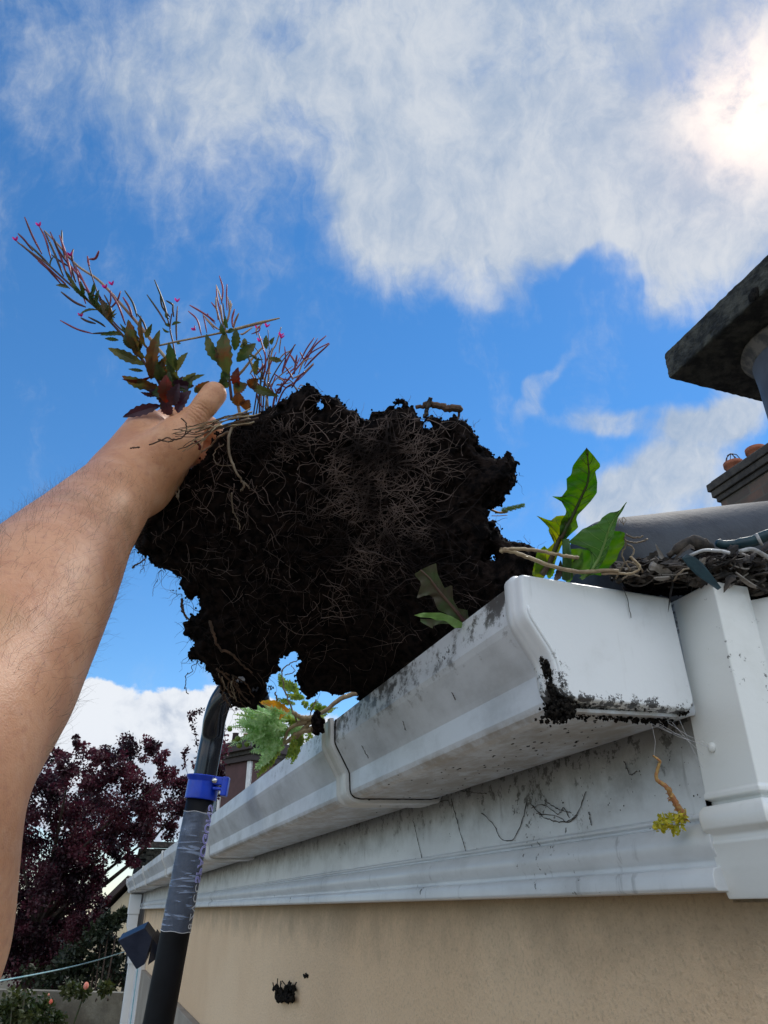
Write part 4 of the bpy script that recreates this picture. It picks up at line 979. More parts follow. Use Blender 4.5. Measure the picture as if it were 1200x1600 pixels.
for pts, r, mt in (([(376, 652), z4(400, 830), z4(470, 720), z4(560, 610), z4(610, 560)], .0017, 'stem_pale'), ([(405, 650), z4(590, 780), z4(640, 640), z4(670, 570)], .0008, 'stem_red'), ([(410, 652), z4(620, 800), z4(650, 660), z4(640, 440)], .0007, 'stem_red'),
                   ([(425, 645), z4(700, 900), z4(800, 780), z4(880, 680), z4(960, 600), z4(1080, 535)], .0010, 'pod_red'), ([(420, 650), z4(640, 870), z4(720, 700), z4(840, 545)], .0009, 'stem_red'), ([(395, 655), z4(560, 850), z4(520, 700), z4(440, 520)], .0007, 'stem_red'),
                   ([(415, 640), z4(660, 640), z4(700, 540), z4(735, 420)], .0009, 'stem_pale'), ([(430, 640), z4(760, 870), z4(860, 800), z4(970, 690)], .0009, 'pod_red'), ([(400, 650), z4(600, 700), z4(540, 560), z4(470, 520)], .0006, 'pod_green'), ([(408, 655), z4(590, 900), z4(560, 870), z4(520, 860)], .0006, 'stem_pale')):
    stemp(wd_, pts, d2-.005+rng.normal(0, .005), r, r*.5, mt)
for a, b_ in (((900, 700), (1060, 482)), ((880, 680), (1000, 500)), ((870, 670), (975, 495)), ((930, 690), (1080, 535)), ((900, 720), (1085, 540)), ((820, 790), (970, 680)), ((810, 860), (905, 740)), ((740, 760), (835, 545)), ((770, 760), (870, 640)), ((740, 740), (760, 560)), ((720, 610), (735, 495)), ((700, 680), (800, 590)), ((860, 760), (960, 640)),
              ((650, 800), (640, 580)), ((600, 800), (620, 600)), ((560, 640), (500, 590)), ((640, 900), (700, 760)), ((690, 910), (650, 820)), ((710, 900), (740, 820)), ((690, 880), (770, 780)), ((560, 760), (600, 680)), ((640, 860), (820, 700)), ((520, 470), (585, 420)), ((560, 480), (595, 400)), ((630, 660), (570, 460)), ((440, 470), (530, 420)), ((830, 760), (850, 620)), ((700, 960), (690, 860)), ((640, 1000), (610, 900)), ((600, 1000), (560, 900)),
              ((900, 660), (870, 600)), ((850, 700), (800, 620)), ((790, 800), (690, 760)), ((510, 760), (505, 640)), ((620, 900), (520, 760)), ((600, 880), (700, 600)), ((630, 840), (560, 700)), ((780, 860), (700, 840)), ((820, 800), (760, 700))):
    pod(wd_, z4(*a), z4(*b_), d2-.005+rng.normal(0, .008), rng.uniform(.0005, .0010), 'pod_red' if rng.random() < .75 else 'stem_pale')
for u, v in ((560, 440), (630, 425), (730, 490), (575, 530), (735, 505)): flower(wd_, *z4(u, v), d2, -1.4)
for a, b_, wd in (((630, 580), (625, 485), 17), ((560, 770), (565, 650), 24), ((740, 665), (650, 645), 16), ((610, 650), (520, 630), 12), ((660, 545), (680, 500), 13), ((570, 640), (490, 640), 10), ((490, 560), (440, 560), 20), ((470, 500), (480, 570), 16)): lf(wd_, z4(*a), z4(*b_), wd/4.6, d2-.01, 'herb_leaf')
for k in range(30):                                            # shrivelled pale husks and curled threads
    u = rng.normal(440, 22); v = rng.normal(600, 12); a = rng.uniform(0, 6.28); pts = [(u, v)]
    for i in range(4): a += rng.normal(0, .8); u += math.cos(a)*5; v += math.sin(a)*5; pts.append((u, v))
    if k < 14: stemp(wd_, pts, d2, .0007, .0004, 'stem_pale' if k % 2 else 'pale_root', 12, 'husk')

# ------------------------------------------------------------------ weeds in the gutter
def zs(x, y): return (x, y)
dn = .50
sw = empty('sow_thistle', P(880, 900, .49), 'big backlit toothed sow thistle leaves standing in the gutter behind the end cap', 'plant')
OR = (770, 690); K_ = 5.217
mb = MB(); rib = lobed(mb, [(765, 50), (785, 250), (770, 350), (700, 500), (650, 610), (590, 720), (560, 790)], [(765, 50), (700, 130), (650, 200), (640, 270), (600, 300), (605, 390), (560, 450), (480, 445), (560, 490), (600, 560), (590, 600), (560, 640), (545, 700), (545, 780)],
    [(765, 50), (820, 110), (876, 185), (875, 212), (835, 240), (852, 330), (848, 420), (800, 485), (740, 550), (690, 600), (680, 630), (697, 700), (640, 750), (590, 800)], (.478, .490), .25, 44, .0022, OR, K_)
link('leaf', mb, 'sow_leaf', sw, True); mb = MB(); side_veins(mb); mb.tube(rib, np.linspace(.0003, .0014, len(rib)), 6); link('leaf_rib', mb, 'leaf_rib', sw, True)
mb = MB(); rib = lobed(mb, [(600, 600), (590, 680), (560, 760), (520, 850), (460, 1000), (400, 1085)], [(600, 600), (520, 605), (470, 645), (350, 600), (420, 660), (460, 700), (450, 740), (490, 760), (505, 820), (440, 880), (360, 900), (350, 980), (340, 1080)],
    [(600, 600), (640, 620), (650, 700), (610, 780), (560, 850), (520, 950), (500, 1020), (470, 1090)], (.489, .497), .2, 34, .002, OR, K_)
link('leaf', mb, 'sow_leaf_yellow', sw, True); mb = MB(); side_veins(mb); mb.tube(rib, np.linspace(.0010, .0024, len(rib)), 6); link('leaf_rib', mb, 'leaf_rib', sw, True)
mb = MB(); rib = lobed(mb, [(1090, 495), (1010, 600), (950, 700), (910, 830), (860, 960), (800, 1060), (720, 1118)], [(1090, 495), (1030, 565), (1000, 572), (950, 578), (890, 620), (865, 660), (800, 695), (740, 705), (670, 770), (610, 822), (700, 850), (790, 870), (800, 960), (790, 1040), (700, 1112)],
    [(1090, 495), (1060, 560), (1020, 620), (1000, 700), (985, 760), (950, 850), (925, 930), (880, 1010), (820, 1075), (735, 1122)], (.470, .478), .35, 40, .0025, OR, K_)
link('leaf', mb, 'sow_leaf_back', sw, True); mb = MB(); side_veins(mb, .0002); mb.tube(rib, np.linspace(.0003, .0012, len(rib)), 6); link('leaf_rib', mb, 'sow_leaf_bright', sw, True)
mb = MB(); lobed(mb, [(1040, 730), (990, 850), (930, 970), (860, 1090)], [(1040, 730), (980, 730), (950, 820), (900, 920), (800, 1080)], [(1040, 730), (1078, 745), (1070, 800), (1078, 835), (1030, 900), (1010, 965), (960, 1010), (930, 1060), (880, 1095)], (.488, .486), .2, 24, .002, OR, K_)
link('leaf', mb, 'sow_leaf', sw, True)
mb = MB(); lobed(mb, [(610, 880), (700, 950), (760, 1040), (790, 1090)], [(610, 880), (590, 960), (600, 1010), (680, 1070), (740, 1100)], [(610, 880), (700, 870), (800, 890), (860, 980), (850, 1080)], (.500, .486), .1, 20, .002, OR, K_)
link('leaf', mb, 'sow_leaf', sw, True)
mb = MB(); lobed(mb, [(420, 850), (410, 960), (370, 1060), (380, 1110)], [(420, 850), (360, 900), (340, 990), (320, 1080), (340, 1110)], [(420, 850), (470, 900), (450, 1000), (430, 1060), (420, 1110)], (.505, .500), .1, 20, .002, OR, K_)
link('leaf', mb, 'sow_leaf_yellow', sw, True)
for k in range(7):
    u, v = 860+rng.uniform(0, 50), 865+rng.uniform(0, 20); lf(sw, (u+rng.normal(0, 8), v+28), (u, v), rng.uniform(4, 8), .50, 'sow_leaf' if k % 2 else 'leaf_rib')
for pts, r in (([(966, 893), (930, 892), (900, 893), (860, 884), (830, 872), (805, 863), (784, 860)], .0013), ([(784, 859), (815, 858), (850, 862), (880, 868), (905, 872)], .0011), ([(940, 896), (985, 896), (1000, 886), (985, 870)], .0008), ([(784, 858), (783, 862)], .0013)):
    g = MB(); g.tube(pxc(pts, .475, 26, .0002), r, 6); link('flower_stalk', g, 'dry_stem', sw, True)
g = MB(); g.tube([P(884, 842, .489), P(886, 870, .489), P(885, 905, .492)], [.0024, .0030, .003], 8); link('stem', g, 'sow_leaf_back', sw, True)

sw2 = empty('sow_thistle', P(728, 975, .60), 'small dull sow thistle seedling poking over the gutter lip in front of the black soil', 'plant')
OR = (540, 820); K_ = 3.75; dd = (.545, .558)
mb = MB(); rib = lobed(mb, [(440, 265), (490, 310), (540, 380), (590, 440), (650, 510), (715, 590)], [(440, 265), (400, 290), (445, 340), (415, 435), (470, 405), (510, 420), (540, 500), (590, 520), (640, 560), (700, 600)],
    [(440, 265), (490, 240), (530, 225), (540, 290), (580, 372), (625, 350), (630, 440), (660, 490), (715, 500), (722, 560)], dd, .15, 30, .002, OR, K_)
link('leaf', mb, 'sow_leaf_dull', sw2, True); mb = MB(); mb.tube(rib, np.linspace(.0005, .0016, len(rib)), 6); link('leaf_rib', mb, 'stem_red', sw2, True)
mb = MB(); lobed(mb, [(400, 530), (470, 532), (540, 540), (600, 560), (660, 590), (700, 600)], [(400, 530), (450, 515), (560, 515), (620, 535), (680, 570), (702, 590)], [(400, 530), (440, 542), (500, 545), (530, 560), (580, 560), (640, 605), (695, 605)], (.535, .556), .1, 24, .001, OR, K_)
link('leaf', mb, 'sow_leaf_bright', sw2, True)
mb = MB(); lobed(mb, [(510, 608), (520, 570), (570, 560), (680, 590)], [(510, 608), (440, 570), (430, 550), (560, 555), (680, 585)], [(510, 608), (516, 590), (560, 580), (600, 580), (690, 600)], (.555, .560), .1, 14, .001, OR, K_)
link('leaf', mb, 'sow_leaf_dull', sw2, True)

# pale prickly thistle hanging over the gutter
def z5(x, y): return (330+x/5.217, 1020+y/5.217)
th_ = empty('thistle', P(500, 1130, .86), 'bushy pale green thistle with finely cut leaves lying on the gutter edge below the soil', 'plant')
dt = .86
def pinnate(par, a, b_, w_, d, mat, nseg=13):
    mb = MB(); A1 = P(a[0], a[1], d); B1 = P(b_[0], b_[1], d+rng.normal(0, .012)); ax = B1-A1; L = np.linalg.norm(ax); ax /= L
    nr = -FW+rng.normal(0, .35, 3); nr -= ax*(nr@ax); nr /= np.linalg.norm(nr); sd_ = np.cross(ax, nr); sag = rng.normal(0, .05)*L; wm = w_/F_PX*d
    cpt = lambda t: A1+ax*L*t+sd_*sag*math.sin(math.pi*t)+nr*.06*L*math.sin(math.pi*t)
    leaf(mb, cpt(0), cpt(1), wm*.22, nr, .3, 0, 8)
    for i in range(nseg):
        t = .08+.9*i/nseg; wl = wm*(math.sin(math.pi*t**.8)*.85+.15)
        for s_ in (-1, 1):
            p0 = cpt(t); di = sd_*s_*.9+ax*.55+nr*rng.normal(.2, .5); di /= np.linalg.norm(di); p1 = p0+di*wl*rng.uniform(.75, 1.15)
            leaf(mb, p0, p1, wl*.33, nr+rng.normal(0, .4, 3), .3, rng.normal(0, .15), 5, .3)
            for q in (.45, .75):
                pm = p0+(p1-p0)*q; dj = di+ax*rng.uniform(-.9, .9)+nr*rng.normal(0, .5); dj /= np.linalg.norm(dj); leaf(mb, pm, pm+dj*wl*.38, wl*.13, nr+rng.normal(0, .5, 3), .2, 0, 3)
    return link('leaf', mb, mat, par)
base = z5(760, 590)
for a, b_, w_, mt in (((740, 600), (560, 520), 60, 1), ((760, 620), (560, 650), 60, 0), ((720, 560), (500, 480), 50, 0), ((760, 600), (650, 760), 50, 0), ((820, 600), (760, 720), 40, 1), ((640, 560), (190, 510), 60, 0), ((640, 540), (230, 450), 60, 0), ((640, 600), (200, 590), 60, 0), ((640, 640), (230, 640), 60, 0), ((600, 560), (330, 420), 60, 0), ((560, 600), (280, 540), 60, 0), ((640, 640), (300, 720), 66, 0), ((600, 720), (340, 810), 60, 0), ((600, 700), (360, 950), 70, 0), ((560, 760), (380, 1020), 60, 1),
                      ((620, 700), (420, 870), 60, 0), ((500, 620), (260, 690), 60, 0), ((640, 500), (420, 430), 50, 0), ((560, 520), (300, 480), 50, 0), ((680, 660), (610, 900), 64, 1), ((720, 640), (640, 870), 60, 1), ((720, 640), (720, 780), 56, 1), ((560, 700), (480, 820), 66, 0), ((650, 330), (560, 160), 50, 1), ((700, 330), (580, 210), 56, 1), ((740, 380), (600, 330), 46, 1), ((700, 360), (690, 230), 44, 1),
                      ((700, 420), (540, 370), 40, 1), ((860, 500), (930, 420), 46, 1), ((870, 520), (1020, 460), 36, 1), ((860, 500), (900, 560), 46, 1), ((830, 480), (880, 400), 44, 1), ((760, 460), (780, 380), 40, 1), ((600, 640), (380, 600), 60, 0), ((620, 600), (420, 560), 60, 0), ((540, 660), (380, 740), 60, 0), ((600, 780), (440, 780), 50, 0), ((460, 560), (200, 550), 50, 0), ((520, 540), (240, 420), 50, 0), ((330, 650), (140, 730), 22, 0), ((330, 590), (120, 620), 20, 0)):
    for rep in range(3 if mt == 0 else 2):
        j = rng.normal(0, 14, 4); pinnate(th_, z5(a[0]+j[0], a[1]+j[1]), z5(b_[0]+j[2], b_[1]+j[3]), w_/5.2*.75, dt+rng.normal(0, .018), 'thistle_leaf' if mt == 0 and (rep == 0 or rng.random() < .6) else 'thistle_leaf_dark')
for pts, r in (([(1190, 330), (1050, 380), (930, 470), (800, 540), (700, 570)], .0030), ([(830, 530), (740, 530), (660, 480)], .0034), ([(830, 620), (700, 660), (600, 740)], .0036), ([(780, 560), (640, 620), (580, 760)], .0026), ([(700, 560), (640, 420), (600, 300), (570, 150)], .0012), ([(570, 150), (620, 100), (700, 60), (730, 55)], .0008), ([(570, 540), (545, 440), (520, 320)], .0015),
               ([(850, 560), (780, 590), (690, 700)], .003), ([(600, 180), (680, 150), (650, 100)], .0006), ([(860, 380), (820, 470), (800, 540)], .0009)):
    g = MB(); g.tube(pxc([z5(*q) for q in pts], dt-.02, 22, .0004), np.linspace(1, .6, 22)*r, 7); link('stem', g, 'dry_stem' if r > .002 else 'pale_root', th_, True)
for a, b_, w_ in (((640, 480), (410, 400), 34), ((640, 460), (560, 530), 22)): lf(th_, z5(*a), z5(*b_), w_/5.2, dt-.03, 'orange_leaf')
g = MB()
for _ in range(70): g.ball(P(*z5(rng.normal(868, 18), rng.normal(575, 35)), dt-.03+rng.normal(0, .004)), rng.uniform(.0015, .004), 3, .9)
link('root_ball', g, 'soil', th_)
for k, (u, v) in enumerate(((150, 620), (230, 755), (290, 745), (215, 700))):
    g = MB(); g.ball(P(*z5(u, v), dt), .0032, 6, .3); link('bud', g, 'thistle_leaf_dark', th_, True)

# stonecrop tip growing out of the slab
st_ = empty('stonecrop', P(775, 798, .57), 'tiny green stonecrop shoot sticking out of the right edge of the soil slab', 'plant')
g = MB()
for i in range(60):
    t = i/59; c = P(782+t*36, 798-t*9, .568); a = i*2.4; o = (UP*math.cos(a)+FW*math.sin(a)); dr = RT*.8+o; dr /= np.linalg.norm(dr)
    leaf(g, c, c+dr*.0035*(1.1-.4*t), .0011, o, .2, 0, 3)
link('shoot', g, 'stonecrop_green', st_)
for pts in ([(766, 796), (780, 801), (792, 800)], [(768, 806), (780, 806), (793, 805)], [(770, 793), (790, 770), (800, 760)]):
    g = MB(); g.tube(pxc(pts, .568, 10), .0009 if pts[0][1] < 800 and pts[0][1] != 793 else .0003, 5); link('stem', g, 'stonecrop_stem', st_, True)
# stonecrop sprig hanging on a thread
hs_ = empty('stonecrop_sprig', P(1045, 1290, .475), 'yellow stonecrop sprig with orange stem hanging from a cobweb thread in front of the fascia', 'plant')
zz = lambda x, y: (760+x/2.727, 880+y/2.727)
g = MB(); c = pxc([zz(712, 820), zz(738, 850), zz(725, 920), zz(775, 960), zz(800, 1010), zz(845, 1080)], .465, 40, .0003); g.tube(c, np.linspace(.0006, .0022, 40), 7); link('stem', g, 'stonecrop_stem', hs_, True)
g = MB()
for cu_, cv_, n_, s_ in ((1042, 1283, 70, 8), (1062, 1278, 70, 8), (1030, 1290, 40, 6), (1055, 1295, 30, 7)):
    for i in range(n_):
        c = P(rng.normal(cu_, s_*.6), rng.normal(cv_, s_*.6), .465+rng.normal(0, .003)); dr = rng.normal(0, 1, 3); dr /= np.linalg.norm(dr); leaf(g, c, c+dr*rng.uniform(.0025, .005), .0010, rng.normal(0, 1, 3), .2, 0, 3)
link('leaves', g, 'stonecrop_yellow', hs_)
g = MB()
for i in range(60):
    t = rng.random(); c = P(1045+t*26, 1240+t*42, .465); dr = rng.normal(0, 1, 3); dr /= np.linalg.norm(dr); leaf(g, c, c+dr*.003, .0008, rng.normal(0, 1, 3), .2, 0, 3)
link('stem_leaves', g, 'stonecrop_stem', hs_)
g = MB(); g.tube([P(1018, 1130, .468), P(1024, 1158, .466), P(1022, 1181, .465)], .00014, 4); link('thread', g, 'web', hs_)
# cobweb between end cap and box end
g = MB()
for a, b_ in (((1018, 1131, .470), (1108, 1166, .448)), ((1030, 1131, .470), (1108, 1168, .448)), ((1050, 1128, .468), (1100, 1180, .452)), ((1062, 1125, .466), (1098, 1200, .455)), ((1045, 1130, .466), (1106, 1162, .450)), ((1025, 1131, .47), (1070, 1150, .46))):
    g.tube([P(*a), (P(*a)+P(*b_))/2-UP*.0015, P(*b_)], .00012, 3)
tag(link('cobweb', g, 'web'), 'pale cobweb strands between the end cap and the box end', 'cobweb')
# clod stuck on the wall
cl_ = empty('soil_clod', PL(444, 1550, 0, .378), 'small black clod of roots stuck to the cream wall below the fascia', 'soil clod')
g = MB()
for _ in range(240):
    u = rng.uniform(427, 463); v = 1563-abs(rng.normal(0, 1))*9; 
    if abs(u-445) > 18-(v-1540)*.25: continue
    g.ball(PL(u, v, 0, .377-rng.uniform(0, .01)), rng.uniform(.0015, .005), 3, .9)
link('soil', g, 'grime', cl_)
for k in range(7):
    u = 432+k*4.4; g = MB(); g.tube(curve([PL(u, 1550, 0, .373), PL(u+rng.normal(0, 2), 1542, 0, .370), PL(u+rng.normal(0, 5), 1536-rng.uniform(0, 8), 0, .372)], 8), .0012, 4); link('root', g, 'grime', cl_)
g = MB(); 
for _ in range(14): g.ball(PL(rng.normal(479, 2.5), rng.normal(1525, 1.5), 0, .379), .002, 3, .8)
tag(link('soil_crumb', g, 'grime'), 'tiny brown crumb of soil on the cream wall above the black clod', 'soil clod')

# ------------------------------------------------------------------ litter on the corner under the verge tile
g = MB(); g2 = MB()
def strip(mb, c, dr, L, wd, nr):
    dr = dr/np.linalg.norm(dr); nr = nr-dr*(nr@dr); nr /= np.linalg.norm(nr); sd_ = np.cross(dr, nr); n = 7; V = []; bnd = rng.normal(0, .12); tw_ = rng.normal(0, .8)
    for i in range(n):
        t = i/(n-1)-.5; q = c+dr*L*t+nr*bnd*L*(t*t*4-1); w2 = wd*(1-abs(t*2)**3*.8); s2 = sd_*math.cos(tw_*t)+nr*math.sin(tw_*t); V += [q-s2*w2-nr*.0004, q+s2*w2-nr*.0004, q+s2*w2+nr*.0005, q-s2*w2+nr*.0005]
    mb.sweep([V[i*4:i*4+4] for i in range(n)])
for _ in range(260):
    u = rng.uniform(975, 1215); top_ = 888-(u-955)*.11; v = rng.uniform(top_, 905+(0 if u < 1060 else 8)+(14 if u > 1165 else 0))
    d = .50+rng.uniform(-.012, .03); c = P(u, v, d)
    if rng.random() < .3:
        lfm = g if rng.random() < .8 else g2; q_ = rng.normal(0, 1, 3); q_ /= np.linalg.norm(q_); leaf(lfm, c, c+(RT*rng.normal(0, 1)+FW*rng.normal(0, .6)+UP*rng.normal(0, .4))*.012, rng.uniform(.002, .005), q_, .3, rng.normal(0, .4), 8, .2)
    dr = RT*rng.normal(1, .25)+UP*rng.normal(.12, .28)+FW*rng.normal(0, .4)
    strip(g if rng.random() < .86 else g2, c, dr, rng.uniform(.006, .028), rng.uniform(.0004, .0024), UP+rng.normal(0, .5, 3))
for _ in range(500):
    u = rng.uniform(950, 1215); v = rng.uniform(880, 906+(14 if u > 1165 else 0)); g.ball(P(u, v, .505+rng.uniform(-.01, .03)), rng.uniform(.001, .004), 3, .9)
tag(link('leaf_litter', g, 'litter'), 'dark tangle of leaf litter and twigs packed under the round verge tile', 'leaf litter', kind='stuff')
tag(link('dead_grass', g2, 'pale_litter'), 'pale dry grass blades mixed in the litter under the verge tile', 'leaf litter', kind='stuff')
g = MB()
for _ in range(420):
    u = rng.uniform(985, 1215); v = rng.uniform(885-(u-985)*.08, 918+(20 if u > 1165 else 0)); g.ball(P(u, v, .53+rng.uniform(0, .03)), rng.uniform(.003, .007), 4, .7)
tag(link('moss_packing', g, 'soil'), 'black soil packed in the gap behind the leaf litter', 'soil', kind='stuff')
tn = empty('dry_tendrils', P(985, 860, .50), 'curly pale dry tendrils beside the green leaves at the end of the verge tile', 'dead plant')
for pts in ([(962, 905), (975, 880), (990, 880), (1000, 890)], [(975, 838), (978, 850), (972, 868), (985, 892)], [(978, 835), (990, 840), (1005, 838)], [(976, 845), (995, 848), (1012, 842)], [(965, 823), (967, 812), (974, 818), (978, 812), (972, 808), (974, 820)], [(980, 850), (990, 858), (988, 870), (996, 880), (1005, 895)], [(1052, 908), (1062, 895), (1075, 888), (1095, 890)], [(972, 905), (985, 898), (1000, 900)]):
    g = MB(); g.tube(pxc(pts, .488, 20, .0002), .0006 if pts[0][1] > 830 else .00025, 5); link('tendril', g, 'pale_root', tn, True)
g = MB(); V = [P(u, v, d) for u, v, d in ((1066, 872, .470), (1073, 866, .470), (1085, 870, .468), (1098, 880, .466), (1112, 898, .463), (1127, 918, .460), (1122, 922, .460), (1105, 910, .463), (1088, 898, .466), (1074, 884, .469))]
V2 = [q+FW*.0008 for q in V]; g.sweep([V, V2]); tag(link('leaf', g, 'teal_plastic'), 'narrow dark teal leaf lying over the top corner of the white box end', 'leaf')
hse = empty('hose', P(1150, 845, .49), 'dark teal hose end with a white ring lying on the litter below the verge tile', 'hose')
g = MB(); g.tube(pxc([(1118, 846, .500), (1130, 851, .498), (1150, 850, .495), (1175, 846, .490), (1200, 836, .486), (1240, 826, .48)], .49, 30), [.0012, .002, .003]+[.0030]*10+[.0038]*17, 14); link('tube', g, 'teal_plastic', hse, True)
g = MB(); c = P(1186, 843, .488); ax = P(1200, 836, .486)-P(1175, 846, .490); ax /= np.linalg.norm(ax); g.tube([c-ax*.0010, c+ax*.0010], .0044, 18); link('ring', g, 'white_strap', hse, True)
for pts, r, lab in (([(1078, 868), (1100, 860), (1125, 861), (1140, 864)], .0011, 'pale plastic strip half buried in the litter left of the hose'), ([(1155, 862), (1175, 858), (1195, 868), (1215, 880)], .0014, 'pale plastic strip under the hose at the right edge')):
    mb = MB(); c = pxc(pts, .482, 16); mb.tube(c, r, 6); tag(link('plastic_strip', mb, 'white_strap', smooth=True), lab, 'plastic strip', 'pale strips in the litter')
g = MB(); g.tube(pxc([(1045, 868), (1060, 858), (1080, 848), (1098, 852), (1108, 858)], .50, 16, .0003), [.002]*3+[.004]*5+[.0055]*5+[.004]*3, 8)
tag(link('bark_piece', g, 'litter', smooth=True), 'rough grey brown piece of bark lying left of the teal hose', 'bark')

# ------------------------------------------------------------------ pole of the gutter vacuum
A0 = P(247, 1600, 1.08); B0 = P(329, 1165, 1.26); axp = (B0-A0); Lp = np.linalg.norm(axp); axp /= Lp
pole = empty('gutter_vacuum_pole', A0-axp*1.7, 'black telescopic pole with blue clamp and curved top hooked over the gutter', 'pole')
Q = lambda t: A0+axp*t
def tat(v):                                                    # distance along the pole that shows at photo row v
    lo__, hi__ = -.5, 1.0
    for _ in range(40):
        md2 = (lo__+hi__)/2; q = Q(md2)-C0; vv2 = 800-F_PX*(q@UP)/(q@FW)
        if vv2 > v: lo__ = md2
        else: hi__ = md2
    return lo__
tc_ = tat(1232)
g = MB(); g.tube([Q(t) for t in np.linspace(-1.7, tc_-.01, 12)], .0222, 40); link('outer_tube', g, 'pole_black', pole, True)
g = MB(); bp_ = [Q(tc_-.01), Q(tat(1190)), Q(tat(1150)), P(336, 1122, 1.262), P(347, 1092, 1.268), P(368, 1068, 1.285), P(392, 1070, 1.31), P(404, 1092, 1.32), P(408, 1130, 1.32), P(410, 1168, 1.32)]
c = curve(bp_, 60); g.tube(c, .0190, 36); link('inner_tube', g, 'pole_gloss', pole, True)
bx_ = np.cross(axp, -FW); bx_ /= np.linalg.norm(bx_); fz_ = np.cross(bx_, axp)
if fz_@FW > 0: fz_ = -fz_
sx__ = 1 if bx_@RT > 0 else -1; bx_ = bx_*sx__
g = MB(); t0, t1 = tat(1250), tat(1211)
g.tube([Q(t0), Q(t0+.002), Q(t1-.012), Q(t1-.010), Q(t1-.004), Q(t1-.002)], [.0250, .0258, .0258, .0260, .0300, .0300], 40)
clamp = link('clamp', g, 'clamp_blue', pole, True, bevel=.001)
def pbox(mb, t, x0, x1, z0, z1, h0, h1):
    V = [Q(t)+bx_*x+fz_*z+axp*y for x in (x0, x1) for z in (z0, z1) for y in (h0, h1)]
    mb.add(V, [(0, 1, 3, 2), (4, 6, 7, 5), (0, 4, 5, 1), (2, 3, 7, 6), (0, 2, 6, 4), (1, 5, 7, 3)])
tm = (t0+t1)/2
g = MB(); pbox(g, tm, .020, .042, .006, .022, .004, .017); pbox(g, tm, .034, .044, .004, .024, -.012, .018); pbox(g, tm, .020, .042, .006, .022, -.004, .001); link('clamp_lever', g, 'clamp_blue', pole, bevel=.002)
g = MB(); g.tube([Q(tm+.010)+bx_*.022+fz_*z for z in (.0, .027)], .0042, 14); link('bolt', g, 'steel', pole, True)
g = MB(); g.tube([Q(t) for t in np.linspace(tat(1455), tat(1270), 20)], [.0229+.0004*math.sin(k*2.1) for k in range(20)], 40, False); link('clear_film', g, 'clear_film', pole, True)
g = MB()
for t in (tat(1455), tat(1270)):
    ring = [Q(t)+(bx_*math.cos(a)+fz_*math.sin(a))*.0232+axp*.0008*math.sin(a*5) for a in np.linspace(0, 2*math.pi, 40)]; g.tube(ring, .0004, 4, False)
link('film_edge', g, 'text_white', pole)
def wraptext(s, size, t_start, ang, mat, outline=None, gap=1.0):
    cu_ = bpy.data.curves.new('lettering', 'FONT'); cu_.body = s; cu_.size = size; cu_.space_character = gap
    if outline: cu_.fill_mode = 'NONE'; cu_.bevel_depth = outline
    to = bpy.data.objects.new('lettering_source', cu_); COL.objects.link(to); dg = bpy.context.evaluated_depsgraph_get(); dg.update()
    me = bpy.data.meshes.new_from_object(to.evaluated_get(dg)); bpy.data.objects.remove(to); bpy.data.curves.remove(cu_)
    V = np.array([tuple(v.co) for v in me.vertices]); Fc = [tuple(p.vertices) for p in me.polygons]
    R_ = .0226; o = []
    for x, y, z in V:
        a = ang-y/R_; rr = R_+(.0006 if not outline else .0008)+z*.5
        o.append(Q(t_start+x)+(bx_*math.cos(a)+fz_*math.sin(a))*rr)
    mb = MB(); mb.add(np.array(o), Fc); bpy.data.meshes.remove(me); return link('lettering', mb, mat, pole)
tl = tat(1378)
wraptext('SPAOGUNS', .022, tl, math.radians(38), 'text_blue', None, 1.02)
wraptext('SPAOGUNS', .022, tl, math.radians(38), 'text_pale', .0007, 1.02)
wraptext('8ZVCC', .017, tat(1450), math.radians(30), 'text_white', None, 1.25)

# ------------------------------------------------------------------ background
def leaves(mb, cen, rad, n, size, flat=.8):
    cen = np.asarray(cen, float)
    for _ in range(n):
        d = rng.normal(0, 1, 3); d /= np.linalg.norm(d); p_ = cen+d*rad*rng.random()**.45*np.array([1, 1, flat]); ax = rng.normal(0, 1, 3); ax /= np.linalg.norm(ax); nr = rng.normal(0, 1, 3); nr -= ax*(nr@ax); nr /= np.linalg.norm(nr); sd_ = np.cross(ax, nr)
        L = size*rng.uniform(.6, 1.3); w_ = L*.34
        mb.add([p_, p_+ax*L*.45+sd_*w_+nr*L*.08, p_+ax*L, p_+ax*L*.45-sd_*w_+nr*L*.08], [(0, 1, 2, 3)])
DT = 9.0
tr_ = P(60, 1470, DT); tree = empty('purple_tree', (tr_[0], tr_[1], 0), 'large dark purple leaved tree behind the garden wall at lower left', 'tree')
g = MB(); trunk = [(tr_[0], tr_[1], 0), (tr_[0]+.05, tr_[1], 1.2), (tr_[0]-.05, tr_[1]+.1, 2.2)]
g.tube(curve(trunk, 10), np.linspace(.16, .10, 10), 10); limbs = []
cl = [(200, 1172, 34), (235, 1165, 22), (165, 1180, 30), (140, 1195, 34), (250, 1185, 16), (110, 1200, 28), (90, 1180, 20), (150, 1225, 42), (200, 1225, 40), (100, 1250, 50), (60, 1230, 50), (250, 1240, 36), (290, 1225, 26), (310, 1215, 22), (335, 1230, 24), (280, 1260, 34), (230, 1270, 36), (180, 1270, 44), (130, 1290, 50), (70, 1310, 60), (20, 1290, 60),
      (-30, 1250, 70), (-60, 1350, 90), (40, 1370, 60), (100, 1350, 50), (150, 1340, 44), (200, 1300, 32), (90, 1410, 50), (40, 1440, 60), (130, 1400, 34), (20, 1500, 60), (80, 1480, 50), (60, 1540, 50), (120, 1470, 38), (150, 1500, 36), (-40, 1480, 80), (-120, 1300, 100), (170, 1215, 20), (120, 1165, 14), (345, 1205, 16), (262, 1290, 24), (180, 1530, 26), (230, 1300, 24)]
mb = MB()
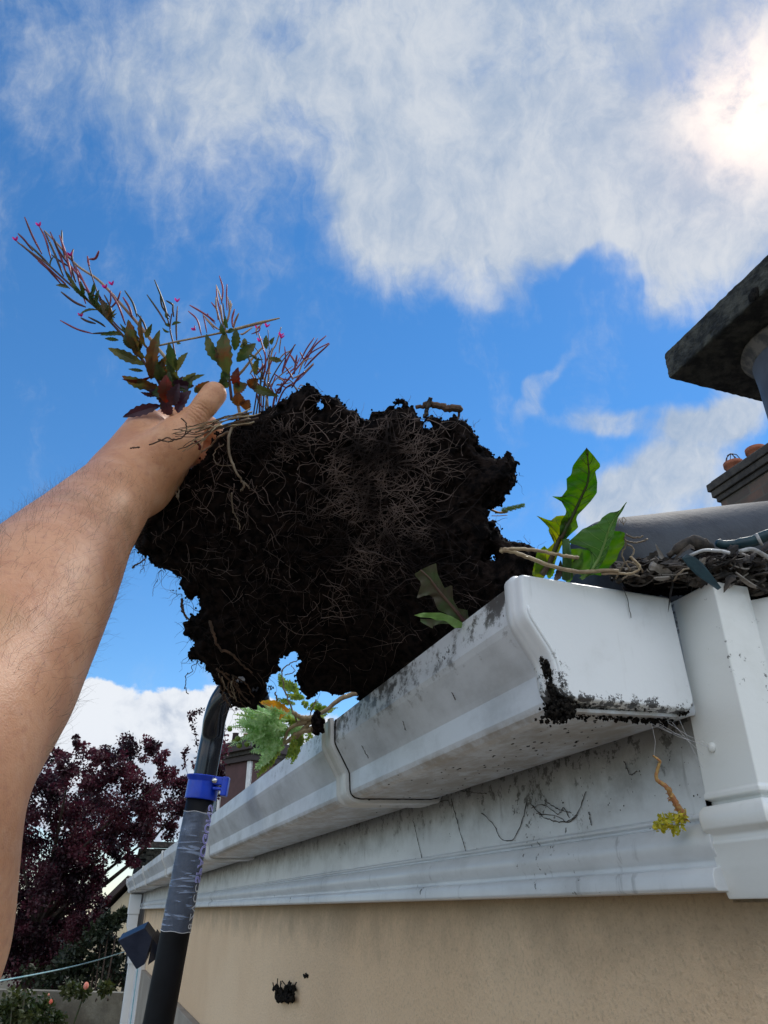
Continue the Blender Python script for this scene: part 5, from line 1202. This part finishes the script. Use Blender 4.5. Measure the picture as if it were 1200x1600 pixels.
for u, v, r in cl+[(205, 1200, 26), (150, 1260, 40), (260, 1215, 22), (225, 1250, 26), (120, 1330, 40), (75, 1240, 44), (180, 1330, 30), (170, 1300, 30), (110, 1390, 40), (60, 1440, 50), (150, 1370, 26), (300, 1250, 24), (130, 1440, 36), (85, 1530, 44), (40, 1320, 50), (205, 1345, 16), (140, 1400, 30), (60, 1500, 50), (110, 1490, 36), (40, 1400, 50), (30, 1460, 50), (90, 1340, 40), (120, 1280, 40), (70, 1380, 44), (110, 1440, 36), (150, 1440, 24)]:
    d = DT+rng.uniform(-.5, .6); c = P(u, v, d); R_ = r/F_PX*d
    limbs.append(c)
    for _ in range(int(4+r/6)):
        o = rng.normal(0, 1, 3); o /= np.linalg.norm(o); leaves(mb, c+o*R_*(.15+.75*rng.random()), R_*.40, int(30+r*1.9), .042)
SPR = [[(322, 1230), (312, 1190), (306, 1150), (298, 1118)], [(335, 1240), (345, 1200), (352, 1160), (347, 1122)], [(300, 1230), (288, 1190), (292, 1168)], [(330, 1215), (328, 1180), (333, 1158)]]
for sp_ in SPR:
    c = pxc(sp_, DT, 14)
    for k, q in enumerate(c):
        if k > 4: leaves(mb, q, .028+.012*rng.random(), 9, .042)
for u, v, r in ((120, 1152, 5), (352, 1172, 12), (347, 1140, 10), (300, 1116, 9), (312, 1112, 6)): leaves(mb, P(u, v, DT), r/F_PX*DT, 34, .045)
link('crown', mb, 'plum_leaf', tree)
for c in limbs[::5]:
    s0 = np.array(trunk[-1]); m2 = (s0+c)/2+rng.normal(0, .12, 3); g.tube(curve([s0, m2, c], 9), np.linspace(.035, .006, 9), 6)
for sp_ in SPR: g.tube(pxc(sp_, DT, 10), .0035, 4)
link('trunk', g, 'bark', tree)
# dark shrub against the house corner
s0 = P(165, 1500, 7.6); sh_ = empty('dark_shrub', (s0[0], s0[1], 0), 'dark glossy shrub between the purple tree and the far end of the gutter', 'shrub')
mb = MB(); cs = [(172, 1440, 16), (160, 1455, 20), (185, 1440, 12), (150, 1480, 30), (180, 1490, 24), (120, 1500, 30), (165, 1520, 30), (130, 1530, 30), (95, 1520, 30), (192, 1425, 8), (60, 1530, 30)]
for u, v, r in cs:
    for _ in range(4): o = rng.normal(0, 1, 3); o /= np.linalg.norm(o); leaves(mb, P(u, v, 7.7)+o*r/F_PX*5, r/F_PX*5.0, 90, .05)
link('foliage', mb, 'dark_leaf', sh_)
g = MB(); 
for k in range(6): e = P(cs[k][0], cs[k][1], 7.7); g.tube(curve([(s0[0]+k*.03, s0[1], 0), ((s0[0]+e[0])/2, (s0[1]+e[1])/2, e[2]*.55), e], 8), np.linspace(.02, .006, 8), 5)
link('stems', g, 'bark', sh_)
# garden wall
a = P(-60, 1566, 5.6); b_ = P(204, 1552, 5.35); gw = MB(); zt_ = Z(-.525)
dx_ = b_-a; nrm = np.array([-dx_[1], dx_[0], 0]); nrm /= np.linalg.norm(nrm)
gwo = empty('garden_wall', ((a[0]+b_[0])/2, (a[1]+b_[1])/2, 0), 'grey blockwork garden wall with cracks at the bottom left below the purple tree', 'garden wall')
a2 = a-dx_*2.5; V = [(p_[0]+nrm[0]*o, p_[1]+nrm[1]*o, z) for p_, o in ((a2, 0), (b_, 0), (b_, .1), (a2, .1)) for z in (0, zt_)]
gw.add(V, [(0, 2, 3, 1), (2, 4, 5, 3), (4, 6, 7, 5), (6, 0, 1, 7), (1, 3, 5, 7)]); link('blockwork', gw, 'grey_block', gwo)
g = MB()
for pts in ([(150, 1562), (142, 1575), (135, 1583), (125, 1600)], [(192, 1560), (190, 1580), (184, 1600)], [(168, 1560), (170, 1590)]):
    g.tube(curve([P(u, v, 5.33+(204-u)*.00095) for u, v in pts], 14, .004), .006, 5)
link('ivy_stem', g, 'bark', gwo)
# roses over the wall
rb_p = P(60, 1570, 5.2); rb = empty('rose_bush', (rb_p[0], rb_p[1], 0), 'green rose bush with pale pink blooms growing against the garden wall', 'rose bush')
mb = MB()
for u, v, r in ((30, 1566, 26), (66, 1572, 20), (30, 1590, 30), (60, 1590, 26), (110, 1548, 14), (130, 1550, 10), (20, 1575, 24), (90, 1590, 14), (0, 1600, 40), (165, 1545, 10)):
    leaves(mb, P(u, v, 5.15+rng.uniform(-.05, .1)), r/F_PX*5.2, 60+r*6, .04)
link('foliage', mb, 'rose_leaf', rb)
g = MB()
for u, v in ((134, 1545), (78, 1568), (40, 1545), (20, 1560)): e = P(u, v, 5.2); g.tube(curve([(rb_p[0], rb_p[1], 0), ((rb_p[0]+e[0])/2, (rb_p[1]+e[1])/2-.05, e[2]*.6), e], 8), .006, 5)
link('stems', g, 'leaf_rib', rb)
for u, v, r, mt in ((134, 1543, .030, 'rose_petal'), (79, 1567, .020, 'rose_petal_red'), (76, 1555, .010, 'rose_petal')):
    g = MB(); c = P(u, v, 5.12)
    for k in range(14):
        a_ = k*2.4; q = .3+.05*k; o = np.array([math.cos(a_)*q, math.sin(a_)*q, 1.1]); o /= np.linalg.norm(o); leaf(g, c-np.array([0, 0, r*.5]), c+o*r*1.1, r*.55, np.array([math.cos(a_), math.sin(a_), .2]), -.6, .25, 5)
    link('bloom', g, mt, rb, True)
# washing line
g = MB(); a = P(-30, 1538, 2.3); b_ = np.array((.372, 4.9, Z(-.22))); b_ = P(195, 1487, 4.4)
c = [a*(1-t)+b_*t-np.array([0, 0, .04*math.sin(math.pi*t)*.3]) for t in np.linspace(0, 1, 20)]; g.tube(c, .0028, 6)
tag(link('washing_line', g, 'line_cord', smooth=True), 'pale blue washing line stretched from the wall to the lower left', 'washing line')
# shed roof beside the tree
shd = empty('outbuilding', (1.2, 8.5, 0), 'small outbuilding with an old mossy tiled roof showing above the far end of the gutter', 'outbuilding')
zc = P(250, 1312, 8.5)[2]; x0, x1 = P(222, 1330, 8.5)[0], P(222, 1330, 8.5)[0]+2.4; yy = P(250, 1330, 8.5)[1]
g = MB(); g.box((x0+.1, yy, 0), (x1, yy+2.4, zc-.35)); link('wall', g, 'dark_stone', shd)
g = MB()
g.sweep([[(x, yy-.1, zc-.46), (x, yy+.9, zc-.04), (x, yy+2.4, zc-.5)] for x in (x0, x1)])
for i in range(9):
    z0 = zc-.44+i*.045; y0 = yy-.12+i*.108
    for k in range(14):
        xx = x0+k*.17+(.08 if i % 2 else 0); g.box((xx, y0, z0+rng.uniform(0, .01)), (xx+.16, y0+.2, z0+.035+rng.uniform(0, .012)))
rf = link('roof', g, 'old_concrete', shd); g = MB(); g.box((x0-.02, yy+.78, zc-.02), (x1, yy+1.0, zc+.04)); link('ridge', g, 'mortar', rf)
# cream gable house, far lower left
DG = 14.0
gb = empty('gable_house', (P(150, 1450, DG)[0], P(150, 1450, DG)[1], 0), 'cream gabled house with dark bargeboard and white eaves seen past the purple tree', 'house')
ap = P(192, 1378, DG); bl_ = P(128, 1446, DG)
dxg = np.array([ap[0]-bl_[0], ap[1]-bl_[1], 0]); ux = RT.copy(); fy = np.array([math.sin(YAW), math.cos(YAW), 0])
L_ = abs((ap-bl_)@ux); hz_ = ap[2]-bl_[2]
def G(x, y, z): return bl_*np.array([1, 1, 0])+ux*x+fy*y+np.array([0, 0, z])
zl = bl_[2]
g = MB(); pr = [(0.12, 0), (0.12, zl-.1), (L_, zl+hz_-.12), (2*L_, zl-.1), (2*L_, 0)]
g.sweep([[G(x, 0, z) for x, z in pr], [G(x, 6, z) for x, z in pr]]); link('wall', g, 'cream_render', gb)
g = MB(); rp = [(-.05, zl-.12), (L_, zl+hz_-.02), (2*L_+.05, zl-.12), (2*L_+.05, zl), (L_, zl+hz_+.12), (-.05, zl)]
g.sweep([[G(x, -.15, z) for x, z in rp], [G(x, 6, z) for x, z in rp]]); link('roof', g, 'dark_trim', gb)
g = MB(); g.sweep([[G(x, -.25, z) for x, z in ((-.42, zl-.02), (.05, zl-.02), (.05, zl+.07), (-.42, zl+.07))], [G(x, 1.2, z) for x, z in ((-.42, zl-.02), (.05, zl-.02), (.05, zl+.07), (-.42, zl+.07))]]); link('eaves', g, 'white_paint', gb)
wx = P(106, 1480, DG)
g = MB(); g.sweep([[G(x, -.02, z) for x, z in ((-.30, zl-1.0), (-.24, zl-1.0), (-.18, zl-.3), (-.24, zl-.3))], [G(x, .05, z) for x, z in ((-.30, zl-1.0), (-.24, zl-1.0), (-.18, zl-.3), (-.24, zl-.3))]]); link('window_frame', g, 'white_paint', gb)
# plum coloured terrace house
DB = 24.0
th = empty('terrace_house', (P(370, 1200, DB)[0], P(370, 1200, DB)[1], 0), 'tall plum coloured house with dark cornice and chimney pots just right of the blue clamp', 'house')
def H(u, v, o=0): q = P(u, v, DB); return q+fy*o
dirx = P(392, 1190, DB)-P(330, 1222, DB); dirx[2] = 0; Lh = np.linalg.norm(dirx)
A1 = P(330, 1222, DB+1.0); B1 = P(393, 1188, DB)
def wallq(p0, p1, z0, z1a, z1b, th_, mb):
    n2 = np.cross((p1-p0)*np.array([1, 1, 0]), [0, 0, 1]); n2 /= np.linalg.norm(n2)
    if n2@FW < 0: n2 = -n2
    V = []
    for o in (0, th_):
        for p_, z in ((p0, z0), (p1, z0), (p1, z1b), (p0, z1a)): q = p_+n2*o; V.append((q[0], q[1], z))
    mb.add(V, [(0, 1, 2, 3), (7, 6, 5, 4), (0, 4, 5, 1), (1, 5, 6, 2), (2, 6, 7, 3), (3, 7, 4, 0)])
p0 = np.array([A1[0], A1[1], 0]); p1 = np.array([B1[0], B1[1], 0]); zA, zB = P(300, 1238, DB+1.6)[2], B1[2]
g = MB(); wallq(p0, p1, 0, zB, zB, 6, g); link('wall', g, 'plum_render', th)
for dz0, dz1, ex, mt in ((0, .18, .12, 'dark_trim'), (.18, .30, .2, 'white_paint'), (.30, .62, .34, 'dark_trim')):
    g = MB(); n2 = np.array([0, 0, 0.]); dirn = (p1-p0)/np.linalg.norm(p1-p0); nn = np.cross(dirn, [0, 0, 1]); nn = nn if nn@FW < 0 else -nn
    q0, q1 = p0-dirn*ex+nn*ex, p1+dirn*ex+nn*ex; V = [(q[0], q[1], z) for z in (zB+dz0, zB+dz1) for q in (q0, q1, q1-nn*6.2, q0-nn*6.2)]
    g.add(V, [(0, 1, 2, 3), (7, 6, 5, 4), (0, 4, 5, 1), (1, 5, 6, 2), (2, 6, 7, 3), (3, 7, 4, 0)]); link('cornice', g, mt if mt != 'white_paint' else 'dark_stone', th)
g = MB(); q1 = p1+nn*.04; q0 = p1-dirn*.16+nn*.04; V = [(q[0], q[1], z) for z in (0, zB-.02) for q in (q0, q1, q1-nn*.1, q0-nn*.1)]; g.add(V, [(0, 1, 2, 3), (7, 6, 5, 4), (0, 4, 5, 1), (1, 5, 6, 2), (2, 6, 7, 3), (3, 7, 4, 0)]); link('corner_trim', g, 'white_paint', th)
wc_ = p1-dirn*1.45; fr = None
for (x0_, x1_, z0_, z1_, o, mt, nm) in ((-.55, 0, zB-3.2, zB-.55, .05, 'white_paint', 'window'), (-.42, -.12, zB-3.1, zB-.72, .08, 'window_glass', 'pane')):
    g = MB(); V = []
    for o2 in (o, -.05):
        for x, z in ((x0_, z0_), (x1_, z0_), (x1_, z1_), (x0_, z1_)): q = wc_+dirn*x+nn*o2; V.append((q[0], q[1], z))
    g.add(V, [(0, 1, 2, 3), (7, 6, 5, 4), (0, 4, 5, 1), (1, 5, 6, 2), (2, 6, 7, 3), (3, 7, 4, 0)]); ob = link(nm, g, mt, th if fr is None else fr); fr = fr or ob
g = MB(); q0, q1 = p1-nn*1.0, p1+dirn*2.4-nn*1.0; V = [(q[0], q[1], z) for z in (0, zB-.6) for q in (q0, q1, q1-nn*3, q0-nn*3)]; g.add(V, [(0, 1, 2, 3), (7, 6, 5, 4), (0, 4, 5, 1), (1, 5, 6, 2), (2, 6, 7, 3), (3, 7, 4, 0)]); link('side_wing', g, 'pale_blue_render', th)
g = MB(); c = P(374, 1168, DB+1); g.box((c[0]-.3, c[1], c[2]-.6), (c[0]+.5, c[1]+.6, c[2]+.15)); cs_ = link('chimney', g, 'dark_trim', th)
for k, o in enumerate((-.12, .25)):
    g = MB(); g.tube([(c[0]+o, c[1]+.3, c[2]+z) for z in (.1, .5, .52)], [.12, .10, .12], 12); link('chimney_pot', g, 'terracotta' if k else 'dark_trim', cs_, True)
# brick chimney of the neighbouring house
D8 = 9.0
nb = empty('neighbour_house', (7.6, 7.4, 0), 'neighbouring house with old brick chimney and two terracotta pots beyond the verge tile', 'house')
g = MB(); g.box((6.0, 4.2, 0), (10.5, 9.5, 4.6)); link('wall', g, 'cream_render', nb)
g = MB(); g.sweep([[(5.9, y, 4.6), (8.2, y, 5.75), (10.6, y, 4.6)] for y in (4.1, 9.6)]); link('roof', g, 'roof_tile', nb)
kx0, ky1 = P(1124, 785, D8)[0], P(1132, 785, D8)[1]; zt8 = P(1103, 768, D8)[2]; ky0 = ky1-.95
stx0 = kx0; g = MB(); g.box((stx0, ky0, 4.6), (stx0+.75, ky1, zt8-.12)); st8 = link('chimney_stack', g, 'old_brick', nb)
for k, (o, a0_, a1_) in enumerate(((.03, -.12, -.05), (.06, -.05, .04), (.085, .04, .14), (.04, .14, .18))):
    g = MB(); g.box((stx0-o, ky0-o, zt8+a0_+.001), (stx0+.75+o, ky1+o, zt8+a1_)); link('corbel_course', g, 'dark_stone', st8, bevel=.01)
for k, (u, v) in enumerate(((1133, 735), (1163, 716))):
    r8 = ray(u, v); y8 = ky1-.18-k*.34; q = C0+r8*(y8/r8[1]); pc = np.array([stx0+.16+k*.02, y8, zt8+.10]); g = MB()
    g.tube([pc+np.array([0, 0, z]) for z in (0, .10, .20, .21, .26, .262, .05)], [.115, .105, .10, .118, .118, .09, .085], 24); pt = link('chimney_pot', g, 'terracotta', nb, True)
    if k == 0:
        g = MB()
        for j in range(6): a_ = j*math.pi/3; g.tube([pc+np.array([math.cos(a_)*.1, math.sin(a_)*.1, .26]), pc+np.array([math.cos(a_)*.06, math.sin(a_)*.06, .36]), pc+np.array([0, 0, .40])], .006, 4)
        link('wire_guard', g, 'dark_trim', pt)
print('verts total', sum(len(o.data.vertices) for o in bpy.data.objects if o.type == 'MESH'))
